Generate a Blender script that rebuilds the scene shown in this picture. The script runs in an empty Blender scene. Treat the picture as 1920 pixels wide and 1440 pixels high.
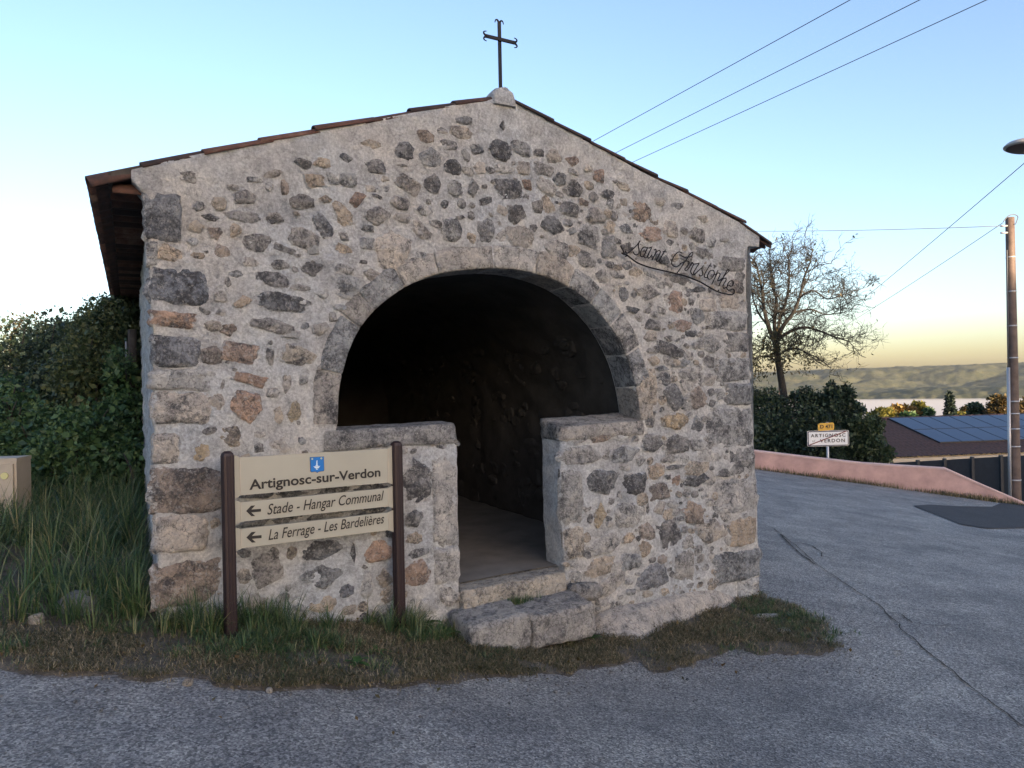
import bpy, bmesh, math, random
import numpy as np
from mathutils import Vector, Matrix, Euler, noise
from mathutils.geometry import tessellate_polygon
rad = math.radians
random.seed(7); RNG = np.random.default_rng(7)
SC = bpy.context.scene
COL = SC.collection

# ------------------------------------------------------------------ camera, sky, sun, exposure
EYE = 1.74
FPX = 1440.0                                   # focal length in photo pixels (1920 wide)
cam_data = bpy.data.cameras.new('camera')
cam_data.sensor_width = 36.0
cam_data.lens = 36.0 * FPX / 1920.0
cam_data.clip_start = 0.05; cam_data.clip_end = 20000
cam = bpy.data.objects.new('camera', cam_data); COL.objects.link(cam)
CROT = Euler((rad(90), 0, 0)).to_matrix() @ Matrix.Rotation(rad(-1.15), 3, 'Z')
cam.matrix_world = Matrix.Translation((0, 0, EYE)) @ CROT.to_4x4()
SC.camera = cam

SUN_AZ, SUN_EL = 150.0, 5.0                     # clockwise from +Y, degrees
SDIR = Vector((math.sin(rad(SUN_AZ)) * math.cos(rad(SUN_EL)), math.cos(rad(SUN_AZ)) * math.cos(rad(SUN_EL)), math.sin(rad(SUN_EL))))
world = bpy.data.worlds.new('World'); SC.world = world; world.use_nodes = True
wn = world.node_tree.nodes; wl = world.node_tree.links
sky = wn.new('ShaderNodeTexSky'); sky.sky_type = 'NISHITA'; sky.sun_disc = False
sky.sun_elevation = rad(SUN_EL); sky.sun_rotation = rad(SUN_AZ)
sky.air_density = 0.85; sky.dust_density = 2.5; sky.ozone_density = 1.35; sky.altitude = 500
bgn = wn['Background']; bgn.inputs['Strength'].default_value = 0.15
wb_ = wn.new('ShaderNodeMix'); wb_.data_type = 'RGBA'; wb_.blend_type = 'MULTIPLY'; wb_.inputs[0].default_value = 1.0
wb_.inputs[7].default_value = (0.985, 0.945, 1.045, 1)          # camera white balance
wl.new(sky.outputs['Color'], wb_.inputs[6]); wl.new(wb_.outputs[2], bgn.inputs['Color'])
sun_data = bpy.data.lights.new('sun', 'SUN'); sun_data.energy = 4.6; sun_data.angle = rad(0.5); sun_data.color = (1.0, 0.74, 0.47)
sun = bpy.data.objects.new('sun', sun_data); COL.objects.link(sun)
sun.rotation_euler = SDIR.to_track_quat('Z', 'Y').to_euler(); sun.location = (30, -50, 40)
SC.view_settings.view_transform = 'Standard'; SC.view_settings.look = 'None'
SC.view_settings.gamma = 1.0; SC.view_settings.exposure = 2.03
SC.cycles.use_denoising = True
SC.cycles.max_bounces = 14; SC.cycles.diffuse_bounces = 4; SC.cycles.glossy_bounces = 3; SC.cycles.transmission_bounces = 4; SC.cycles.transparent_max_bounces = 8
SC.cycles.volume_bounces = 12

# ------------------------------------------------------------------ pixel helpers (a pixel only gives a direction)
def ray(px, py):
    d = CROT @ Vector(((px - 960) / FPX, (720 - py) / FPX, -1.0))
    return d / d.y
ORG = Vector((0, 0, EYE))
def on_plane(px, py, p0, n):
    d = ray(px, py); t = (Vector(p0) - ORG).dot(n) / d.dot(n)
    return ORG + d * t
def at_depth(px, py, y): return ORG + ray(px, py) * y

# ------------------------------------------------------------------ terrain height
W0 = Vector((7.3, 22.9)); W1 = Vector((13.7, 20.3))
WT = (W1 - W0).normalized(); WN = Vector((-WT.y, WT.x))     # WN points away from the camera
def sstep(a, b, x):
    t = min(1.0, max(0.0, (x - a) / (b - a))); return t * t * (3 - 2 * t)
def H(x, y):
    xc = max(-8.0, min(15.0, x))
    z = -0.13 * xc
    z -= 0.28 * math.exp(-((x - 0.75) ** 2 + (y - 6.0) ** 2) / 3.4)
    z += min(5.0, 0.05 * max(0.0, -y - 12.0))
    D = (x - W0.x) * WN.x + (y - W0.y) * WN.y
    if D > 0.35:
        z -= 2.6 * sstep(0.35, 7.0, D)
        z -= 0.085 * max(0, D - 16)
        if D > 300:
            pass
        z = max(z, -72.0)
    return z
def far_H(x, y):
    z = H(x, y)
    r = math.hypot(x, y); a = math.degrees(math.atan2(x, y))
    if r < 700: return z
    t1 = sstep(1150, 1500, r) * (1 - sstep(1560, 1900, r))     # low wooded ridge standing in the fog
    z += t1 * (50 + 14 * noise.noise(Vector((a * 0.22, 3.1, 0))) - 2.2 * max(0, 24 - a)) * sstep(14, 24, a)
    hh = 100 + 5.0 * noise.noise(Vector((a * 0.16, 9.0, 1.0))) + 0.55 * (a - 20)
    t2 = sstep(1700, 2900, r + 260 * noise.noise(Vector((x * 0.0022, y * 0.0022, 0.3))))
    z += t2 * hh
    rv = abs(noise.noise(Vector((x * 0.0030 + 0.6, y * 0.0022, 5.0)))) + 0.5 * abs(noise.noise(Vector((x * 0.0075, y * 0.006, 2.0))))
    z -= t2 * (1 - sstep(2600, 3000, r)) * 26 * max(0, 0.42 - rv) / 0.42
    if r > 1200:
        z += 4.0 * noise.noise(Vector((x * 0.03, y * 0.03, 1.0))) + 2.6 * noise.noise(Vector((x * 0.09, y * 0.07, 4.0)))
    return z
def on_ground(px, py):
    d = ray(px, py); t = 5.0
    for _ in range(60):
        p = ORG + d * t
        err = p.z - H(p.x, p.y)
        t += 0.7 * err / max(0.03, -(d.z + 0.13 * d.x))
    p = ORG + d * t; p.z = H(p.x, p.y); return p

# ------------------------------------------------------------------ object helpers
def obj(name, verts, faces, mat, parent=None, smooth=True, color=None):
    me = bpy.data.meshes.new(name)
    me.from_pydata([tuple(v) for v in verts], [], [tuple(f) for f in faces])
    return link(name, me, mat, parent, smooth, color)
def link(name, me, mat, parent=None, smooth=True, color=None):
    if mat is not None: me.materials.append(mat)
    if smooth: me.polygons.foreach_set('use_smooth', [True] * len(me.polygons))
    me.update()
    o = bpy.data.objects.new(name, me); COL.objects.link(o)
    if parent is not None: adopt(o, parent)
    if color is not None: o.color = color
    return o
LOC = {}
def adopt(o, parent):
    o.parent = parent
    o.matrix_parent_inverse = Matrix.Translation(-LOC.get(parent.name, Vector((0, 0, 0))))
def thing(name, label, cat, loc=(0, 0, 0), group=None):
    o = bpy.data.objects.new(name, None); COL.objects.link(o)
    o.location = loc; o.empty_display_size = 0.2; LOC[o.name] = Vector(loc)
    return tag(o, label, cat, group)
def tag(o, label, cat, group=None):
    o['label'] = label; o['category'] = cat
    if group: o['group'] = group
    return o
def struct(o): o['kind'] = 'structure'; return o
def stuff(o): o['kind'] = 'stuff'; return o
def np_mesh(name, V, F):
    me = bpy.data.meshes.new(name)
    V = np.asarray(V, dtype=np.float32); F = np.asarray(F, dtype=np.int32)
    me.vertices.add(len(V)); me.vertices.foreach_set('co', V.ravel())
    k = F.shape[1]
    me.loops.add(F.size); me.loops.foreach_set('vertex_index', F.ravel())
    me.polygons.add(len(F)); me.polygons.foreach_set('loop_start', np.arange(0, F.size, k, dtype=np.int32))
    me.update(calc_edges=True); me.validate()
    return me

class MB:
    def __init__(s): s.v = []; s.f = []
    def add(s, vs, fs):
        n = len(s.v); s.v += [tuple(v) for v in vs]; s.f += [tuple(i + n for i in f) for f in fs]; return s
    def box(s, lo, hi, M=None):
        vs = [Vector((x, y, z)) for z in (lo[2], hi[2]) for y in (lo[1], hi[1]) for x in (lo[0], hi[0])]
        if M is not None: vs = [M @ v for v in vs]
        return s.add(vs, [(0, 2, 3, 1), (4, 5, 7, 6), (0, 1, 5, 4), (2, 6, 7, 3), (0, 4, 6, 2), (1, 3, 7, 5)])
    def tube(s, pts, r, n=8, caps=True):
        pts = [Vector(p) for p in pts]; rs = r if isinstance(r, (list, tuple)) else [r] * len(pts)
        vs = []; fs = []; up = None
        for i, p in enumerate(pts):
            d = (pts[min(i + 1, len(pts) - 1)] - pts[max(i - 1, 0)])
            if d.length < 1e-9: d = Vector((0, 0, 1))
            d.normalize()
            if up is None:
                up = d.orthogonal().normalized()
            up = (up - d * up.dot(d))
            if up.length < 1e-6: up = d.orthogonal()
            up.normalize(); sd = d.cross(up)
            for k in range(n):
                a = 2 * math.pi * k / n
                vs.append(p + (up * math.cos(a) + sd * math.sin(a)) * rs[i])
        for i in range(len(pts) - 1):
            for k in range(n):
                fs.append((i * n + k, i * n + (k + 1) % n, (i + 1) * n + (k + 1) % n, (i + 1) * n + k))
        if caps:
            fs.append(tuple(reversed(range(n)))); fs.append(tuple(range((len(pts) - 1) * n, len(pts) * n)))
        return s.add(vs, fs)
    def prism(s, poly, off):                     # planar polygon (3d points) extruded by a vector
        n = len(poly); off = Vector(off); a = [Vector(p) for p in poly]; b = [p + off for p in a]
        tris = tessellate_polygon([a])
        fs = [tuple(t) for t in tris] + [tuple(n + i for i in reversed(t)) for t in tris]
        fs += [(i, (i + 1) % n, n + (i + 1) % n, n + i) for i in range(n)]
        return s.add(a + b, fs)
    def build(s, name, mat, parent=None, smooth=False, color=None):
        return obj(name, s.v, s.f, mat, parent, smooth, color)

def catmull(pts, k=6):
    P = [Vector(p) for p in pts]; out = []
    for i in range(len(P) - 1):
        a = P[max(i - 1, 0)]; b = P[i]; c = P[i + 1]; d = P[min(i + 2, len(P) - 1)]
        for j in range(k):
            t = j / k
            out.append(0.5 * ((2 * b) + (c - a) * t + (2 * a - 5 * b + 4 * c - d) * t * t + (3 * b - a - 3 * c + d) * t ** 3))
    out.append(P[-1]); return out

def inside(poly, X, Y):
    c = np.zeros(X.shape, bool); n = len(poly); j = n - 1
    for i in range(n):
        xi, yi = poly[i]; xj, yj = poly[j]
        cond = ((yi > Y) != (yj > Y)) & (X < (xj - xi) * (Y - yi) / ((yj - yi) if yj != yi else 1e-12) + xi)
        c ^= cond; j = i
    return c
def snapped_grid(polys, step):
    """polys[0] outer outline, others cut out of it; quads fill the area and the rim follows the outline exactly"""
    o = np.array(polys[0]); x0, y0 = o.min(0); x1, y1 = o.max(0)
    nx = int((x1 - x0) / step) + 2; ny = int((y1 - y0) / step) + 2
    xs = x0 + np.arange(nx) * step; ys = y0 + np.arange(ny) * step
    CX, CY = np.meshgrid(xs[:-1] + step / 2, ys[:-1] + step / 2, indexing='ij')
    keep = inside(polys[0], CX, CY)
    for h in polys[1:]: keep &= ~inside(h, CX, CY)
    I, J = np.nonzero(keep)
    q = np.stack([I * ny + J, (I + 1) * ny + J, (I + 1) * ny + J + 1, I * ny + J + 1], 1)
    used, inv = np.unique(q, return_inverse=True); q = inv.reshape(q.shape)
    V = np.stack([xs[used // ny], ys[used % ny]], 1)
    e = np.concatenate([q[:, [0, 1]], q[:, [1, 2]], q[:, [2, 3]], q[:, [3, 0]]])
    key = np.sort(e, 1); uk, cnt = np.unique(key, axis=0, return_counts=True)
    bset = set(map(tuple, uk[cnt == 1]))
    bedges = [tuple(x) for x in e if tuple(sorted(x)) in bset]
    bv = np.unique(np.array(bedges))
    segs = []
    for p in polys:
        for i in range(len(p)): segs.append((p[i], p[(i + 1) % len(p)]))
    A = np.array([s[0] for s in segs], float); B = np.array([s[1] for s in segs], float)
    for i in bv:
        p = V[i]; d = B - A; L = (d ** 2).sum(1); L[L == 0] = 1e-12
        t = np.clip(((p - A) * d).sum(1) / L, 0, 1); c = A + d * t[:, None]
        k = ((c - p) ** 2).sum(1).argmin(); V[i] = c[k]
    return V, q, bedges, set(bv.tolist())

def fbm(p, o=4, l=2.0, g=0.5):
    s = 0; a = 1; p = Vector(p)
    for _ in range(o): s += a * noise.noise(p); p = p * l + Vector((3.1, 1.7, 2.9)); a *= g
    return s

# ------------------------------------------------------------------ materials
def mat(name):
    m = bpy.data.materials.new(name); m.use_nodes = True
    return m, m.node_tree.nodes, m.node_tree.links, m.node_tree.nodes['Principled BSDF']
def N(nodes, kind, **kw):
    n = nodes.new(kind)
    for k, v in kw.items():
        if k in n.inputs: n.inputs[k].default_value = v
        else: setattr(n, k, v)
    return n
def noise_tex(nt, lk, scale, detail=6, rough=0.55, vec=None, dim='3D'):
    n = nt.new('ShaderNodeTexNoise'); n.inputs['Scale'].default_value = scale; n.inputs['Detail'].default_value = detail
    n.inputs['Roughness'].default_value = rough
    if vec is not None: lk.new(vec, n.inputs['Vector'])
    return n
def ramp(nt, lk, src, stops):
    r = nt.new('ShaderNodeValToRGB'); el = r.color_ramp.elements
    while len(el) < len(stops): el.new(0.5)
    for e, (p, c) in zip(el, stops):
        e.position = p; e.color = c if len(c) == 4 else (*c, 1)
    lk.new(src, r.inputs['Fac']); return r
def mix(nt, lk, fac, a, b, mode='MIX'):
    m = nt.new('ShaderNodeMix'); m.data_type = 'RGBA'; m.blend_type = mode
    for s, v in ((m.inputs[0], fac), (m.inputs[6], a), (m.inputs[7], b)):
        if hasattr(v, 'links') or hasattr(v, 'is_linked'): lk.new(v, s)
        elif isinstance(v, (int, float)): s.default_value = v
        else: s.default_value = (*v, 1) if len(v) == 3 else v
    return m.outputs[2]
def math_n(nt, lk, op, a, b=0.5, c=0.0):
    m = nt.new('ShaderNodeMath'); m.operation = op
    for s, v in zip(m.inputs, (a, b, c)):
        if hasattr(v, 'is_linked'): lk.new(v, s)
        else: s.default_value = v
    return m.outputs[0]
def bump(nt, lk, h, strength, dist, normal=None):
    b = nt.new('ShaderNodeBump'); b.inputs['Strength'].default_value = strength; b.inputs['Distance'].default_value = dist
    lk.new(h, b.inputs['Height'])
    if normal is not None: lk.new(normal, b.inputs['Normal'])
    return b.outputs['Normal']
def pos(nt): return nt.new('ShaderNodeNewGeometry').outputs['Position']

def plain(name, col, rough=0.6, metal=0.0, var=0.12, scale=14, bmp=0.0, bscale=60):
    m, nt, lk, b = mat(name); P = pos(nt)
    n = noise_tex(nt, lk, scale, 5, 0.6, P)
    dark = tuple(c * (1 - var) for c in col); lite = tuple(min(1, c * (1 + var)) for c in col)
    r = ramp(nt, lk, n.outputs['Fac'], [(0.3, dark), (0.7, lite)])
    lk.new(r.outputs['Color'], b.inputs['Base Color'])
    b.inputs['Roughness'].default_value = rough; b.inputs['Metallic'].default_value = metal
    if bmp:
        n2 = noise_tex(nt, lk, bscale, 6, 0.6, P)
        lk.new(bump(nt, lk, n2.outputs['Fac'], bmp, 0.01), b.inputs['Normal'])
    return m

def mortar_colour(nt, lk, P):
    big = noise_tex(nt, lk, 0.9, 3, 0.5, P); mid = noise_tex(nt, lk, 6, 8, 0.7, P); fine = noise_tex(nt, lk, 48, 6, 0.78, P)
    c1 = ramp(nt, lk, big.outputs['Fac'], [(0.36, (0.61, 0.64, 0.665)), (0.62, (0.675, 0.655, 0.62))])
    c2 = ramp(nt, lk, mid.outputs['Fac'], [(0.30, (0.60, 0.60, 0.62)), (0.5, (1.0, 1.0, 1.0)), (0.70, (1.22, 1.20, 1.16))])
    c = mix(nt, lk, 1.0, c1.outputs['Color'], c2.outputs['Color'], 'MULTIPLY')
    st = noise_tex(nt, lk, 2.6, 9, 0.75, P)                      # grey weathering stains
    s = ramp(nt, lk, st.outputs['Fac'], [(0.50, (0, 0, 0)), (0.68, (1, 1, 1))])
    c = mix(nt, lk, math_n(nt, lk, 'MULTIPLY', s.outputs['Color'], 0.45), c, (0.28, 0.285, 0.30))
    gr = noise_tex(nt, lk, 17, 9, 0.82, P)                       # pitting and grime
    g = ramp(nt, lk, gr.outputs['Fac'], [(0.53, (0, 0, 0)), (0.68, (1, 1, 1))])
    c = mix(nt, lk, math_n(nt, lk, 'MULTIPLY', g.outputs['Color'], 0.52), c, (0.20, 0.20, 0.20))
    fr = ramp(nt, lk, fine.outputs['Fac'], [(0.28, (0.58, 0.58, 0.58)), (0.6, (1.1, 1.1, 1.1))])
    return mix(nt, lk, 0.95, c, fr.outputs['Color'], 'MULTIPLY'), mid, gr, fine
def make_mortar():
    m, nt, lk, b = mat('lime_mortar'); P = pos(nt)
    c, mid, gr, fine = mortar_colour(nt, lk, P)
    lk.new(c, b.inputs['Base Color']); b.inputs['Roughness'].default_value = 0.97
    n1 = bump(nt, lk, mid.outputs['Fac'], 1.0, 0.06)
    n2 = bump(nt, lk, gr.outputs['Fac'], 1.0, 0.024, n1)
    n3 = bump(nt, lk, fine.outputs['Fac'], 0.8, 0.010, n2)
    lk.new(n3, b.inputs['Normal']); return m

def make_stone():
    """one weathered limestone for all the rubble; colour and lichen amount come from each object's own colour"""
    m, nt, lk, b = mat('rubble_stone'); P = pos(nt)
    oi = nt.new('ShaderNodeObjectInfo')
    sh = N(nt, 'ShaderNodeVectorMath', operation='MULTIPLY'); lk.new(oi.outputs['Random'], sh.inputs[0]); sh.inputs[1].default_value = (37, 91, 53)
    ad = N(nt, 'ShaderNodeVectorMath', operation='ADD'); lk.new(P, ad.inputs[0]); lk.new(sh.outputs[0], ad.inputs[1]); Q = ad.outputs[0]
    mid = noise_tex(nt, lk, 10, 9, 0.72, Q); fine = noise_tex(nt, lk, 70, 6, 0.8, Q)
    v = ramp(nt, lk, mid.outputs['Fac'], [(0.30, (0.55, 0.55, 0.57)), (0.5, (1, 1, 1)), (0.68, (1.4, 1.37, 1.30))])
    c = mix(nt, lk, 1.0, oi.outputs['Color'], v.outputs['Color'], 'MULTIPLY')
    # black lichen in blotches, broken up finely
    li = noise_tex(nt, lk, 34, 8, 0.8, Q); lw = noise_tex(nt, lk, 7.0, 5, 0.65, Q)
    t = math_n(nt, lk, 'MULTIPLY', lw.outputs['Fac'], 0.75)
    t = math_n(nt, lk, 'MULTIPLY_ADD', li.outputs['Fac'], 0.75, t)
    t = math_n(nt, lk, 'MULTIPLY_ADD', oi.outputs['Alpha'], 0.30, t)
    dk = ramp(nt, lk, t, [(0.84, (0, 0, 0)), (1.0, (1, 1, 1))])
    c = mix(nt, lk, math_n(nt, lk, 'MULTIPLY', dk.outputs['Color'], 0.92), c, (0.060, 0.063, 0.072))
    # pale crust
    wl_ = noise_tex(nt, lk, 36, 8, 0.8, Q)
    ws = ramp(nt, lk, wl_.outputs['Fac'], [(0.53, (0, 0, 0)), (0.60, (1, 1, 1))])
    c = mix(nt, lk, math_n(nt, lk, 'MULTIPLY', ws.outputs['Color'], 0.70), c, (0.50, 0.495, 0.48))
    # cracks: dark where a ridged noise folds
    rd = noise_tex(nt, lk, 9.0, 5, 0.6, Q)
    ab = math_n(nt, lk, 'ABSOLUTE', math_n(nt, lk, 'SUBTRACT', rd.outputs['Fac'], 0.5))
    ck = ramp(nt, lk, ab, [(0.0, (1, 1, 1)), (0.018, (0, 0, 0))])
    c = mix(nt, lk, math_n(nt, lk, 'MULTIPLY', ck.outputs['Color'], 0.7), c, (0.05, 0.048, 0.046))
    fr = ramp(nt, lk, fine.outputs['Fac'], [(0.28, (0.55, 0.55, 0.55)), (0.62, (1.12, 1.12, 1.12))])
    c = mix(nt, lk, 0.9, c, fr.outputs['Color'], 'MULTIPLY')
    # lime smeared over the stone's rim
    mc = mortar_colour(nt, lk, P)[0]
    at = nt.new('ShaderNodeAttribute'); at.attribute_name = 'rim'
    sm = noise_tex(nt, lk, 13, 7, 0.75, P)
    e = math_n(nt, lk, 'MULTIPLY_ADD', sm.outputs['Fac'], 1.5, math_n(nt, lk, 'ADD', at.outputs['Fac'], -0.75))
    em = ramp(nt, lk, e, [(0.91, (0, 0, 0)), (1.02, (1, 1, 1))])
    c = mix(nt, lk, math_n(nt, lk, 'MULTIPLY', em.outputs['Color'], 0.9), c, mc)
    lk.new(c, b.inputs['Base Color']); b.inputs['Roughness'].default_value = 0.95
    n1 = bump(nt, lk, mid.outputs['Fac'], 1.0, 0.06)
    n2 = bump(nt, lk, li.outputs['Fac'], 1.0, 0.022, n1)
    n3 = bump(nt, lk, ab, 0.8, 0.05, n2)
    n4 = bump(nt, lk, fine.outputs['Fac'], 0.7, 0.007, n3)
    lk.new(n4, b.inputs['Normal']); return m

def make_asphalt(name, dark, lite, grain=1.0):
    m, nt, lk, b = mat(name); P = pos(nt)
    vo = nt.new('ShaderNodeTexVoronoi'); vo.inputs['Scale'].default_value = 95; lk.new(P, vo.inputs['Vector'])
    big = noise_tex(nt, lk, 0.5, 5, 0.6, P); mid = noise_tex(nt, lk, 3.5, 7, 0.7, P); fine = noise_tex(nt, lk, 150, 4, 0.7, P)
    t = math_n(nt, lk, 'MULTIPLY_ADD', mid.outputs['Fac'], 0.55, math_n(nt, lk, 'MULTIPLY', big.outputs['Fac'], 0.5))
    c = ramp(nt, lk, t, [(0.36, dark), (0.66, lite)]).outputs['Color']
    sp = ramp(nt, lk, vo.outputs['Color'], [(0.12, (0.36, 0.36, 0.38)), (0.5, (1, 1, 1)), (0.88, (2.0, 1.97, 1.9))])
    c = mix(nt, lk, 0.85 * grain, c, sp.outputs['Color'], 'MULTIPLY')
    fr = ramp(nt, lk, fine.outputs['Fac'], [(0.3, (0.6, 0.6, 0.6)), (0.7, (1.25, 1.25, 1.25))])
    c = mix(nt, lk, 0.8, c, fr.outputs['Color'], 'MULTIPLY')
    g1 = noise_tex(nt, lk, 34, 8, 0.86, P)
    gr1 = ramp(nt, lk, g1.outputs['Fac'], [(0.36, (0.52, 0.52, 0.54)), (0.5, (1, 1, 1)), (0.64, (1.5, 1.48, 1.43))])
    c = mix(nt, lk, grain, c, gr1.outputs['Color'], 'MULTIPLY')
    ws = noise_tex(nt, lk, 1.4, 6, 0.65, P)
    wr = ramp(nt, lk, ws.outputs['Fac'], [(0.40, (0.80, 0.80, 0.82)), (0.62, (1.18, 1.17, 1.14))])
    c = mix(nt, lk, grain, c, wr.outputs['Color'], 'MULTIPLY')
    lk.new(c, b.inputs['Base Color']); b.inputs['Roughness'].default_value = 0.9
    n1 = bump(nt, lk, vo.outputs['Distance'], 0.7 * grain, 0.006)
    lk.new(bump(nt, lk, mid.outputs['Fac'], 0.35, 0.03, n1), b.inputs['Normal']); return m

def make_soil():
    m, nt, lk, b = mat('verge_soil'); P = pos(nt)
    a = noise_tex(nt, lk, 6, 7, 0.7, P); f = noise_tex(nt, lk, 60, 5, 0.7, P)
    c = ramp(nt, lk, a.outputs['Fac'], [(0.3, (0.070, 0.060, 0.047)), (0.5, (0.125, 0.108, 0.085)), (0.7, (0.20, 0.178, 0.148))]).outputs['Color']
    fr = ramp(nt, lk, f.outputs['Fac'], [(0.3, (0.45, 0.45, 0.45)), (0.7, (1.4, 1.4, 1.4))])
    c = mix(nt, lk, 0.9, c, fr.outputs['Color'], 'MULTIPLY')
    lk.new(c, b.inputs['Base Color']); b.inputs['Roughness'].default_value = 1.0
    lk.new(bump(nt, lk, f.outputs['Fac'], 0.9, 0.02), b.inputs['Normal']); return m

def make_leaf(name, cols, transl=0.25, rough=0.55):
    m, nt, lk, b = mat(name)
    g = nt.new('ShaderNodeNewGeometry')
    P = g.outputs['Position']; n = noise_tex(nt, lk, 1.1, 3, 0.5, P)
    t = math_n(nt, lk, 'MULTIPLY_ADD', g.outputs['Random Per Island'], 0.85, math_n(nt, lk, 'MULTIPLY_ADD', n.outputs['Fac'], 0.6, -0.24))
    k = len(cols)
    c = ramp(nt, lk, t, [((i + 0.5) / k, cc) for i, cc in enumerate(cols)]).outputs['Color']
    lk.new(c, b.inputs['Base Color']); b.inputs['Roughness'].default_value = rough
    tr = nt.new('ShaderNodeBsdfTranslucent'); lk.new(c, tr.inputs['Color'])
    mx = nt.new('ShaderNodeMixShader'); mx.inputs[0].default_value = transl
    lk.new(b.outputs[0], mx.inputs[1]); lk.new(tr.outputs[0], mx.inputs[2])
    lk.new(mx.outputs[0], nt['Material Output'].inputs['Surface']); return m

def make_tile_mat():
    m, nt, lk, b = mat('clay_tile'); P = pos(nt); oi = nt.new('ShaderNodeObjectInfo')
    n = noise_tex(nt, lk, 11, 7, 0.7, P); f = noise_tex(nt, lk, 70, 5, 0.7, P)
    t = math_n(nt, lk, 'MULTIPLY_ADD', oi.outputs['Random'], 0.4, math_n(nt, lk, 'MULTIPLY', n.outputs['Fac'], 0.7))
    c = ramp(nt, lk, t, [(0.25, (0.022, 0.018, 0.018)), (0.5, (0.050, 0.030, 0.026)), (0.68, (0.11, 0.052, 0.038)), (0.82, (0.17, 0.11, 0.08))]).outputs['Color']
    lk.new(c, b.inputs['Base Color']); b.inputs['Roughness'].default_value = 0.9
    lk.new(bump(nt, lk, f.outputs['Fac'], 0.5, 0.006), b.inputs['Normal']); return m

M = {}
M['mortar'] = make_mortar(); M['stone'] = make_stone()
M['road'] = make_asphalt('worn_asphalt', (0.160, 0.158, 0.154), (0.270, 0.263, 0.250))
M['patch'] = make_asphalt('fresh_asphalt', (0.020, 0.021, 0.026), (0.034, 0.034, 0.039), 0.6)
M['soil'] = make_soil(); M['tile'] = make_tile_mat()
M['crack'] = plain('crack_dirt', (0.018, 0.018, 0.019), 1.0)
M['iron'] = plain('wrought_iron', (0.012, 0.012, 0.016), 0.55, 0.6)
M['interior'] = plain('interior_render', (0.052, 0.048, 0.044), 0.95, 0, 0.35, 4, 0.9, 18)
M['altar_shade'] = plain('altar_shade_render', (0.030, 0.028, 0.027), 0.95, 0, 0.3, 3)  # shade of the deep interior put into the altar wall's colour
M['floor'] = plain('screed_floor', (0.20, 0.18, 0.155), 0.85, 0, 0.25, 3, 0.3, 60)
M['wood'] = plain('old_wood', (0.045, 0.038, 0.033), 0.9, 0, 0.4, 12, 0.4, 40)
M['post'] = plain('brown_post_paint', (0.024, 0.013, 0.015), 0.45, 0.2, 0.15, 8)
M['panel'] = plain('cream_sign_paint', (0.365, 0.352, 0.29), 0.5, 0, 0.04, 3)
M['ink'] = plain('black_sign_ink', (0.010, 0.008, 0.008), 0.5, 0, 0.05)
M['blue'] = plain('blue_enamel', (0.01, 0.16, 0.50), 0.35, 0, 0.06)
M['navy'] = plain('navy_outline', (0.005, 0.02, 0.06), 0.4)
M['white'] = plain('white_paint', (0.72, 0.74, 0.76), 0.5, 0, 0.04)
M['paleblue'] = plain('pale_blue_enamel', (0.55, 0.68, 0.80), 0.4, 0, 0.04)
M['yellowdot'] = plain('yellow_enamel', (0.55, 0.55, 0.28), 0.4, 0, 0.04)
M['yellow'] = plain('route_yellow', (0.62, 0.36, 0.045), 0.5, 0, 0.08)
M['red'] = plain('sign_red', (0.13, 0.02, 0.03), 0.5)
M['zinc'] = plain('galvanised_steel', (0.42, 0.44, 0.47), 0.45, 0.5, 0.1, 20)
M['pink'] = plain('pink_render', (0.54, 0.345, 0.30), 0.92, 0, 0.2, 2.4, 0.35, 90)
M['pinktop'] = plain('pink_coping', (0.60, 0.42, 0.37), 0.92, 0, 0.1, 3, 0.3, 90)
M['pole'] = plain('brown_pole', (0.115, 0.082, 0.068), 0.7, 0, 0.35, 4, 0.3, 50)
M['cable'] = plain('black_cable', (0.09, 0.095, 0.105), 0.6)
M['cabinet'] = plain('beige_cabinet', (0.40, 0.36, 0.30), 0.7, 0, 0.1, 6, 0.15, 60)
M['bark'] = plain('grey_bark', (0.030, 0.028, 0.026), 0.95, 0, 0.35, 18, 0.6, 40)
M['twig'] = plain('twig_bark', (0.026, 0.025, 0.024), 0.95, 0, 0.3, 18)
M['cream'] = plain('cream_wall', (0.50, 0.43, 0.33), 0.9, 0, 0.08, 3)
M['fence'] = plain('dark_fence', (0.018, 0.024, 0.034), 0.6, 0, 0.2, 8)
M['solar'] = plain('solar_glass', (0.024, 0.040, 0.085), 0.3, 0.0, 0.08, 2)
M['solar'].node_tree.nodes['Principled BSDF'].inputs['Specular IOR Level'].default_value = 0.22
M['solarframe'] = plain('black_frame', (0.012, 0.013, 0.018), 0.4)
M['lamp'] = plain('lamp_aluminium', (0.42, 0.40, 0.38), 0.4, 0.5, 0.08)
M['lampglass'] = plain('lamp_underside', (0.02, 0.022, 0.026), 0.3)
M['housewall'] = plain('sunblock_wall', (0.46, 0.38, 0.29), 0.95, 0, 0.15, 0.8)
M['shutter'] = plain('shutter_paint', (0.16, 0.20, 0.22), 0.7)
M['rock'] = M['stone']
M['leaf_dark'] = make_leaf('dark_bush_leaf', [(0.012, 0.024, 0.018), (0.026, 0.050, 0.031), (0.048, 0.082, 0.045), (0.095, 0.13, 0.068)])
M['leaf_ivy'] = make_leaf('ivy_leaf', [(0.026, 0.046, 0.022), (0.050, 0.082, 0.034), (0.085, 0.115, 0.050), (0.125, 0.145, 0.070)])
M['leaf_fresh'] = make_leaf('fresh_shrub_leaf', [(0.022, 0.058, 0.028), (0.042, 0.10, 0.040), (0.066, 0.135, 0.052), (0.10, 0.17, 0.066)])
M['leaf_rust'] = make_leaf('rust_leaf', [(0.060, 0.050, 0.020), (0.10, 0.070, 0.026), (0.14, 0.085, 0.030), (0.10, 0.09, 0.03)], 0.4)
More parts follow.
